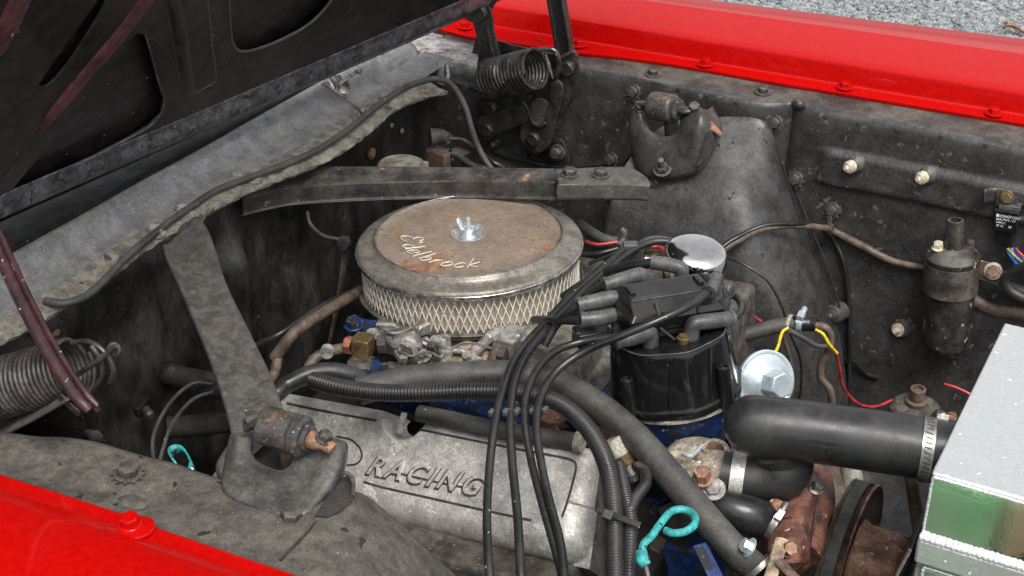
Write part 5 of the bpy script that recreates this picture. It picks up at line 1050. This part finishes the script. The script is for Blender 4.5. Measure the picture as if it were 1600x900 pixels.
MB().tube(pts([(515,118,1.01),(524,138,.99)]),[.008,.004],8,flat=.4).build('fin',M['steel'],t); MB().tube(pts([(528,118,1.01),(532,140,.99)]),[.006,.004],8,flat=.4).build('fin',M['steel'],t)
# dipstick tube bracket and lines at the left of the air cleaner
t=thing('bracket_rod','dull upright bracket with a bolt hole left of the air cleaner','bracket',at(530,460,'y',.03))
MB().tube([at(x,y,'y',.02) for x,y in ((540,372),(536,420),(526,480),(514,545))],[.009,.008,.007,.006],10,flat=.5).build('strap',M['brownpipe'],t); MB().lathe([(.011,-.004),(.0125,.004),(.006,.006),(0,.005)],at(538,380,'y',.01),(-.2,-1,.4),20).build('eye',M['mount'],t)
for P,mt,lab,r in (([(428,560,'z',.80),(460,520,'z',.84),(500,492,'z',.84),(540,468,'z',.82),(580,445,'z',.79)],'brownpipe','tan dusty hose rising to the right behind the strap brace',9),
  ([(400,540,'z',.80),(440,520,'z',.82),(500,480,'z',.83),(545,458,'z',.82)],'wire','black wire just above the tan dusty hose',5),
  ([(415,600,'z',.79),(428,585,'z',.79),(434,560,'z',.80)],'brownpipe','bent tan pipe end beside the strap brace foot',8),
  ([(480,330,'z',.90),(485,350,'z',.88),(505,368,'z',.87),(530,374,'z',.87)],'rubber_grey','thin curved line behind the top of the bracket rod',3)):
    single('vacuum_line',lab,'line',P,r,mt)
for P,lab in (([(332,600,'z',.80),(300,600,'z',.80),(265,630,'z',.80),(240,680,'z',.80),(240,725,'z',.80)],'outer thin wire loop hanging left of the strap brace'),([(332,612,'z',.80),(300,625,'z',.80),(270,660,'z',.80),(255,700,'z',.80),(246,735,'z',.80)],'inner thin wire loop hanging left of the strap brace')):
    single('thin_wire',lab,'wire',P,3,'rubber_grey')
# dipsticks
t=thing('dipstick','flat cyan dipstick loop by the near apron at the left end of the valve cover','dipstick',at(280,720,'z',.84))
P=pts([(277,728),(268,716),(267,706),(276,701),(287,704),(296,716),(300,728),(298,735)],'z',.86)
m=MB(); Q=crom(P,6); V=[];F=[]
for i,p in enumerate(Q):
    for dz in (.0055,-.0055): V.append(p+np.array([.003*dz/.0055*-1,0,dz]))
for i in range(len(Q)-1): F.append((i*2,i*2+1,i*2+3,i*2+2))
m.add(V,F).build('handle',M['cyan'],t,solid=.0022,ang=0); MB().tube(pts([(298,734,.86),(294,748,.82),(290,780,.75)]),.003,8).build('shaft',M['steel'],t)
t=thing('dipstick','round bright cyan dipstick handle in front, right of the corrugated looms','dipstick',at(1030,840,'z',.87))
MB().tube(pts([(1040,829,.875),(1052,833,.878),(1072,830,.88),(1086,818,.88),(1083,803,.88),(1066,796,.88),(1048,800,.88),(1032,818,.88),(1018,838,.878),(1006,850,.875),(1002,866,.868)]),.0047,14).build('handle',M['cyan'],t); MB().tube(pts([(1002,862,.870),(1004,874,.866),(1010,884,.862)]),[.007,.0085,.006],12).build('knob',M['cyan'],t)
MB().tube(pts([(1008,882,.862),(1016,915,.84)]),.003,8).build('shaft',M['steel'],t)
# clutter right of air cleaner
for P,mt,r,lab in (([(905,350,'z',.86),(940,372,'z',.86),(965,378,'z',.86)],'rubber_grey',8,'fat dull hose end emerging behind the air cleaner on its right'),([(905,375,'z',.85),(940,385,'z',.86),(975,380,'z',.87)],'wire',5,'black wire behind the air cleaner, upper'),
  ([(905,398,'z',.85),(940,395,'z',.86),(985,382,'z',.87),(1010,376,'z',.88)],'wire',4,'black wire behind the air cleaner, lower'),([(915,378,'z',.87),(935,382,'z',.872),(965,378,'z',.875)],'redw',2.5,'dark red wire behind the air cleaner'),
  ([(1018,385,'z',.90),(1028,386,'z',.90),(1036,390,'z',.90)],'redw',3.5,'short red wire left of the chrome breather cap'),([(920,412,'z',.84),(960,395,'z',.86),(985,385,'z',.87)],'wire',3,'thin black wire under the plug wire bundle')):
    single('engine_wire',lab,'wire',P,r,mt)
t=thing('wire_connector','small metal crimp connector beside the chrome breather cap','connector',at(1020,397,'z',.90)); MB().tube(pts([(1008,399,.90),(1034,398,.90)]),.009,12).build('barrel',M['brass'],t); MB().tube(pts([(1004,402,.90),(1012,395,.90),(1004,392,.90)]),.0025,8).build('hook',M['steel'],t)
t=thing('cable_tie','grey tie eyelet standing where the plug wires meet behind the air cleaner','tie',at(974,370,'z',.92)); MB().tube(pts([(966,384,.92),(974,374,.925),(976,364,.935),(970,358,.94)]),.0045,10).build('strap',M['boot'],t); MB().box(at(985,384,'z',.935),(.022,.016,.010),(1,.6,0)).build('tie_head',M['boot'],t,bevel=.002)
# ---------------------------------------------------------------- carburetor & choke parts
cbt=thing('carburetor','grimy carburetor and linkage under the front of the air cleaner','carburetor',at(700,560,'z',.77))
MB().box(at(858,548,'z',.79),(.14,.10,.07),(1,.1,.05),(-.1,1,0)).build('body',M['palegreen'],cbt,bevel=.004)
MB().box(at(800,548,'z',.80),(.030,.05,.065),(1,.1,.05),(-.1,1,0)).build('flange',M['carb'],cbt,bevel=.004)
MB().lathe([(.0085,0),(.0085,.004),(.005,.005),(0,.005)],at(813,542,'z',.826),(0,-1,.4),24).build('plug',M['prop_green'] if 0 else M['castdark'],cbt)
MB().tube(pts([(772,580,.80),(776,560,.805),(783,543,.81)]),[.013,.013,.0145],16).build('vacuum_port',M['brownpipe'],cbt)
MB().lathe([(.050,-.012),(.052,.0),(.046,.006),(.030,.008),(0,.008)],at(716,575,'z',.775),(-.1,-.55,.9),40).build('pump_cover',M['tan'],cbt); MB().tube([at(x,y,'z',.80) for x,y in ((684,556),(700,548),(720,549),(745,560),(760,576))],.005,10).build('cover_rim',M['carb'],cbt)
MB().tube(pts([(697,585,.81),(697,560,.815),(694,530,.82)]),[.0095,.010,.0105],16).build('choke_pipe',M['carb'],cbt)
MB().tube(pts([(735,556,.81),(752,540,.815),(772,522,.82),(800,505,.82)]),[.010,.008,.010,.012],12).build('linkage',M['carb'],cbt); MB().tube(pts([(755,530,.80),(740,510,.80),(720,495,.80)]),.004,8).build('linkage',M['mount'],cbt)
MB().tube(pts([(738,558,.82),(754,563,.82)]),[.005,.003],8).build('linkage',M['white_metal'],cbt)
MB().tube(pts([(655,545,.80),(680,528,.80),(700,515,.80)]),.0045,8).build('linkage',M['mount'],cbt); MB().tube(pts([(645,560,.80),(668,545,.80),(690,530,.80)]),.0035,8).build('linkage',M['mount'],cbt)
for i,(px,py,mt) in enumerate(((665,556,'white_metal'),(733,558,'carb'),(682,534,'carb'),(583,523,'white_metal'),(643,534,'white_metal'),(756,508,'carb'),(725,512,'carb'))): MB().hexa(at(px,py,'z',.822),(-.2,-.6,.7),.0075,.010,rot=i).build('screw',M[mt],cbt,ang=25)
# throttle bracket cluster
m=MB(); G=dense([pts([(590,500,.83),(605,505,.83),(640,515,.83),(655,525,.82)]),pts([(588,525,.82),(612,530,.83),(640,530,.835),(660,545,.82)]),pts([(600,545,.80),(618,545,.82),(640,545,.82),(655,555,.80)])],5,5); m.grid(G).build('throttle_bracket',M['carb'],cbt,solid=.004)
MB().box(at(614,563,'z',.80),(.034,.03,.042),(1,.2,0),(-.2,1,0)).build('solenoid_box',M['plastic'],cbt,bevel=.002); MB().box(at(629,560,'z',.81),(.005,.03,.045),(1,.2,0),(-.2,1,0)).build('box_flange',M['carb'],cbt,bevel=.001)
MB().lathe([(.019,-.01),(.022,0),(.022,.012),(.016,.018),(0,.02)],at(646,560,'z',.79),(-.2,-.5,.8),24).build('dashpot',M['castdark'],cbt)
for k in range(14):
    px,py=rng.uniform(590,668),rng.uniform(505,575); MB().box(at(px,py,'z',.80+rng.uniform(-.01,.02)),rng.uniform(.008,.022,3),rng.normal(size=3),rng.normal(size=3)).build('linkage',M[['carb','mount','castdark'][k%3]],cbt,bevel=.0015)
ft=thing('brass_fitting','dull brass cube fitting with copper nut and pipe by the blue manifold end','fitting',at(565,540,'z',.81))
MB().box(at(567,540,'z',.82),(.028,.028,.030),(1,.15,0),(-.15,1,0)).build('body',M['brass'],ft,bevel=.002); MB().hexa(at(551,540,'z',.825),(-1,-.15,0),.0135,.012,washer=0).build('nut',M['copper'],ft,ang=20)
MB().tube(pts([(542,543,.82),(515,549,.815),(492,560,.81),(480,580,.80),(478,600,.79)]),.008,14).build('pipe',M['brownpipe'],ft); MB().tube(pts([(512,546,.82),(510,552,.82)]),.010,12).build('ferrule',M['white_metal'],ft)
MB().lathe([(.022,-.03),(.022,0),(.014,.006)],at(566,565,'z',.80),(0,0,1),24).build('base',M['castdark'],ft)
MB().box(at(575,520,'z',.81),(.05,.04,.025),(1,.15,0),(-.15,1,0)).build('blue_head',M['blue'],ft,bevel=.004); MB().hexa(at(553,510,'z',.83),(0,-.1,1),.012,.014,washer=1.2).build('bolt',M['blue'],ft,ang=25)
G=dense([pts([(545,570,.79),(575,565,.80),(600,560,.80)]),pts([(548,585,.78),(580,590,.79),(605,595,.79)])],5,5); MB().grid(G).build('blue_shoulder',M['blue'],ft,solid=.012)
MB().box(at(1085,875,'z',.66),(.07,.05,.07),(1,0,.2),(0,1,0)).build('blue_bracket',M['blue'],en,bevel=.008); MB().beam(at(1092,850,'z',.80),at(1120,905,'z',.78),.020,.004).build('blue_strap',M['blue'],en,bevel=.002)
MB().box(at(735,634,'z',.76),(.12,.04,.02),(1,0,.08)).build('blue_rail',M['blue'],en,bevel=.005)
MB().lathe([(.03,-.02),(.035,0),(.03,.01),(0,.012)],at(870,640,'z',.75),(0,-.5,1),24).build('core_plug',M['rustm'],en)
for k in range(46): # bolts, lines and tabs lost in the shadows round the block
    px,py=rng.uniform(1000,1190),rng.uniform(690,900); c=at(px,py,'z',.60+rng.uniform(-.04,.03)); MB().box(c,rng.uniform(.015,.05,3),rng.normal(size=3),rng.normal(size=3)).build('casting_lump',M[['castdark','void','brownpipe','blue'][k%4]],en,bevel=.003)
# steering box / crossmember pieces behind pulley
t=thing('steering_linkage','grimy brown chassis pieces in the shadow between pulley and radiator','chassis part',at(1380,760,'z',.55))
MB().box(at(1400,790,'z',.55),(.20,.2,.05)).build('crossmember',M['fire'],t,bevel=.006); MB().tube(pts([(1422,735,.70),(1432,800,.62),(1440,850,.58)]),.010,12).build('rod',M['brownpipe'],t); MB().tube(pts([(1330,730,.62),(1335,770,.60)]),.016,12).build('stud',M['cream'] if 0 else M['palegreen'],t)
MB().ball(at(1290,760,'z',.58),.07,24,(1,1,.5)).build('housing',M['brownpipe'],t)

# fine clutter: extra fasteners, spot welds and small lines that the photograph shows on the sheet metal
for i,(px,py) in enumerate(((1060,128),(1105,140),(1150,150),(1290,172),(1340,182),(1400,192),(1470,203),(1540,216))): MB().lathe([(.0045,0),(.004,.0010),(0,.0014)],onwall(px,py+12,.0005),(0,-1,.1),12).build('spot_weld',M['apron'],fa)
single('brake_line','thin steel brake line hugging the far apron below the hood hinge','line',[(770,238,'y',.565),(820,252,'y',.565),(880,262,'y',.565),(940,258,'y',.565)],2.2,'wire')
t=thing('wheel_well_bracket','small tar-blackened bracket and stud on the dark near firewall beside the spring','bracket',at(220,640,'x',-.38))
MB().box(at(222,636,'x',-.375),(.012,.03,.02),(1,0,0),(0,1,.2)).build('plate',M['tar'],t,bevel=.002); MB().lathe([(.008,0),(.008,.02),(.005,.024),(0,.024)],at(226,640,'x',-.372),(1,-.5,0),14).build('stud',M['mount'],t)
for k,(px,py,r_) in enumerate(((120,470,.006),(182,545,.005),(60,520,.007),(88,520,.006))): MB().ball(at(px,py,'x',-.385),r_,10,(.5,1.5,.9)).build('rust_flake',M['mount_rust'],fw)

for (px,py,d,rot,mt) in ((604,512,(.03,.006,.016),.3,'carb'),(622,524,(.022,.022,.008),.8,'mount'),(640,545,(.026,.01,.02),-.3,'carb'),(596,538,(.012,.02,.02),.5,'castdark'),(662,515,(.02,.006,.02),1.1,'carb'),(675,545,(.012,.012,.02),.2,'mount'),(735,575,(.02,.02,.01),.6,'carb'),(786,560,(.012,.02,.03),.1,'castdark')):
    MB().box(at(px,py,'z',.832),d,(math.cos(rot),math.sin(rot),.1),(-math.sin(rot),math.cos(rot),.3)).build('linkage',M[mt],cbt,bevel=.001)
for (P,r_) in (([(590,510),(610,520),(636,516),(660,500)],2.5),([(620,548),(642,556),(668,550),(690,560)],2.2),([(660,530),(700,545),(730,535),(770,545)],2.2)):
    Q=pts(P,'z',.838); MB().tube(Q,rr(r_,Q[0]),8).build('linkage_rod',M['steel'],cbt)
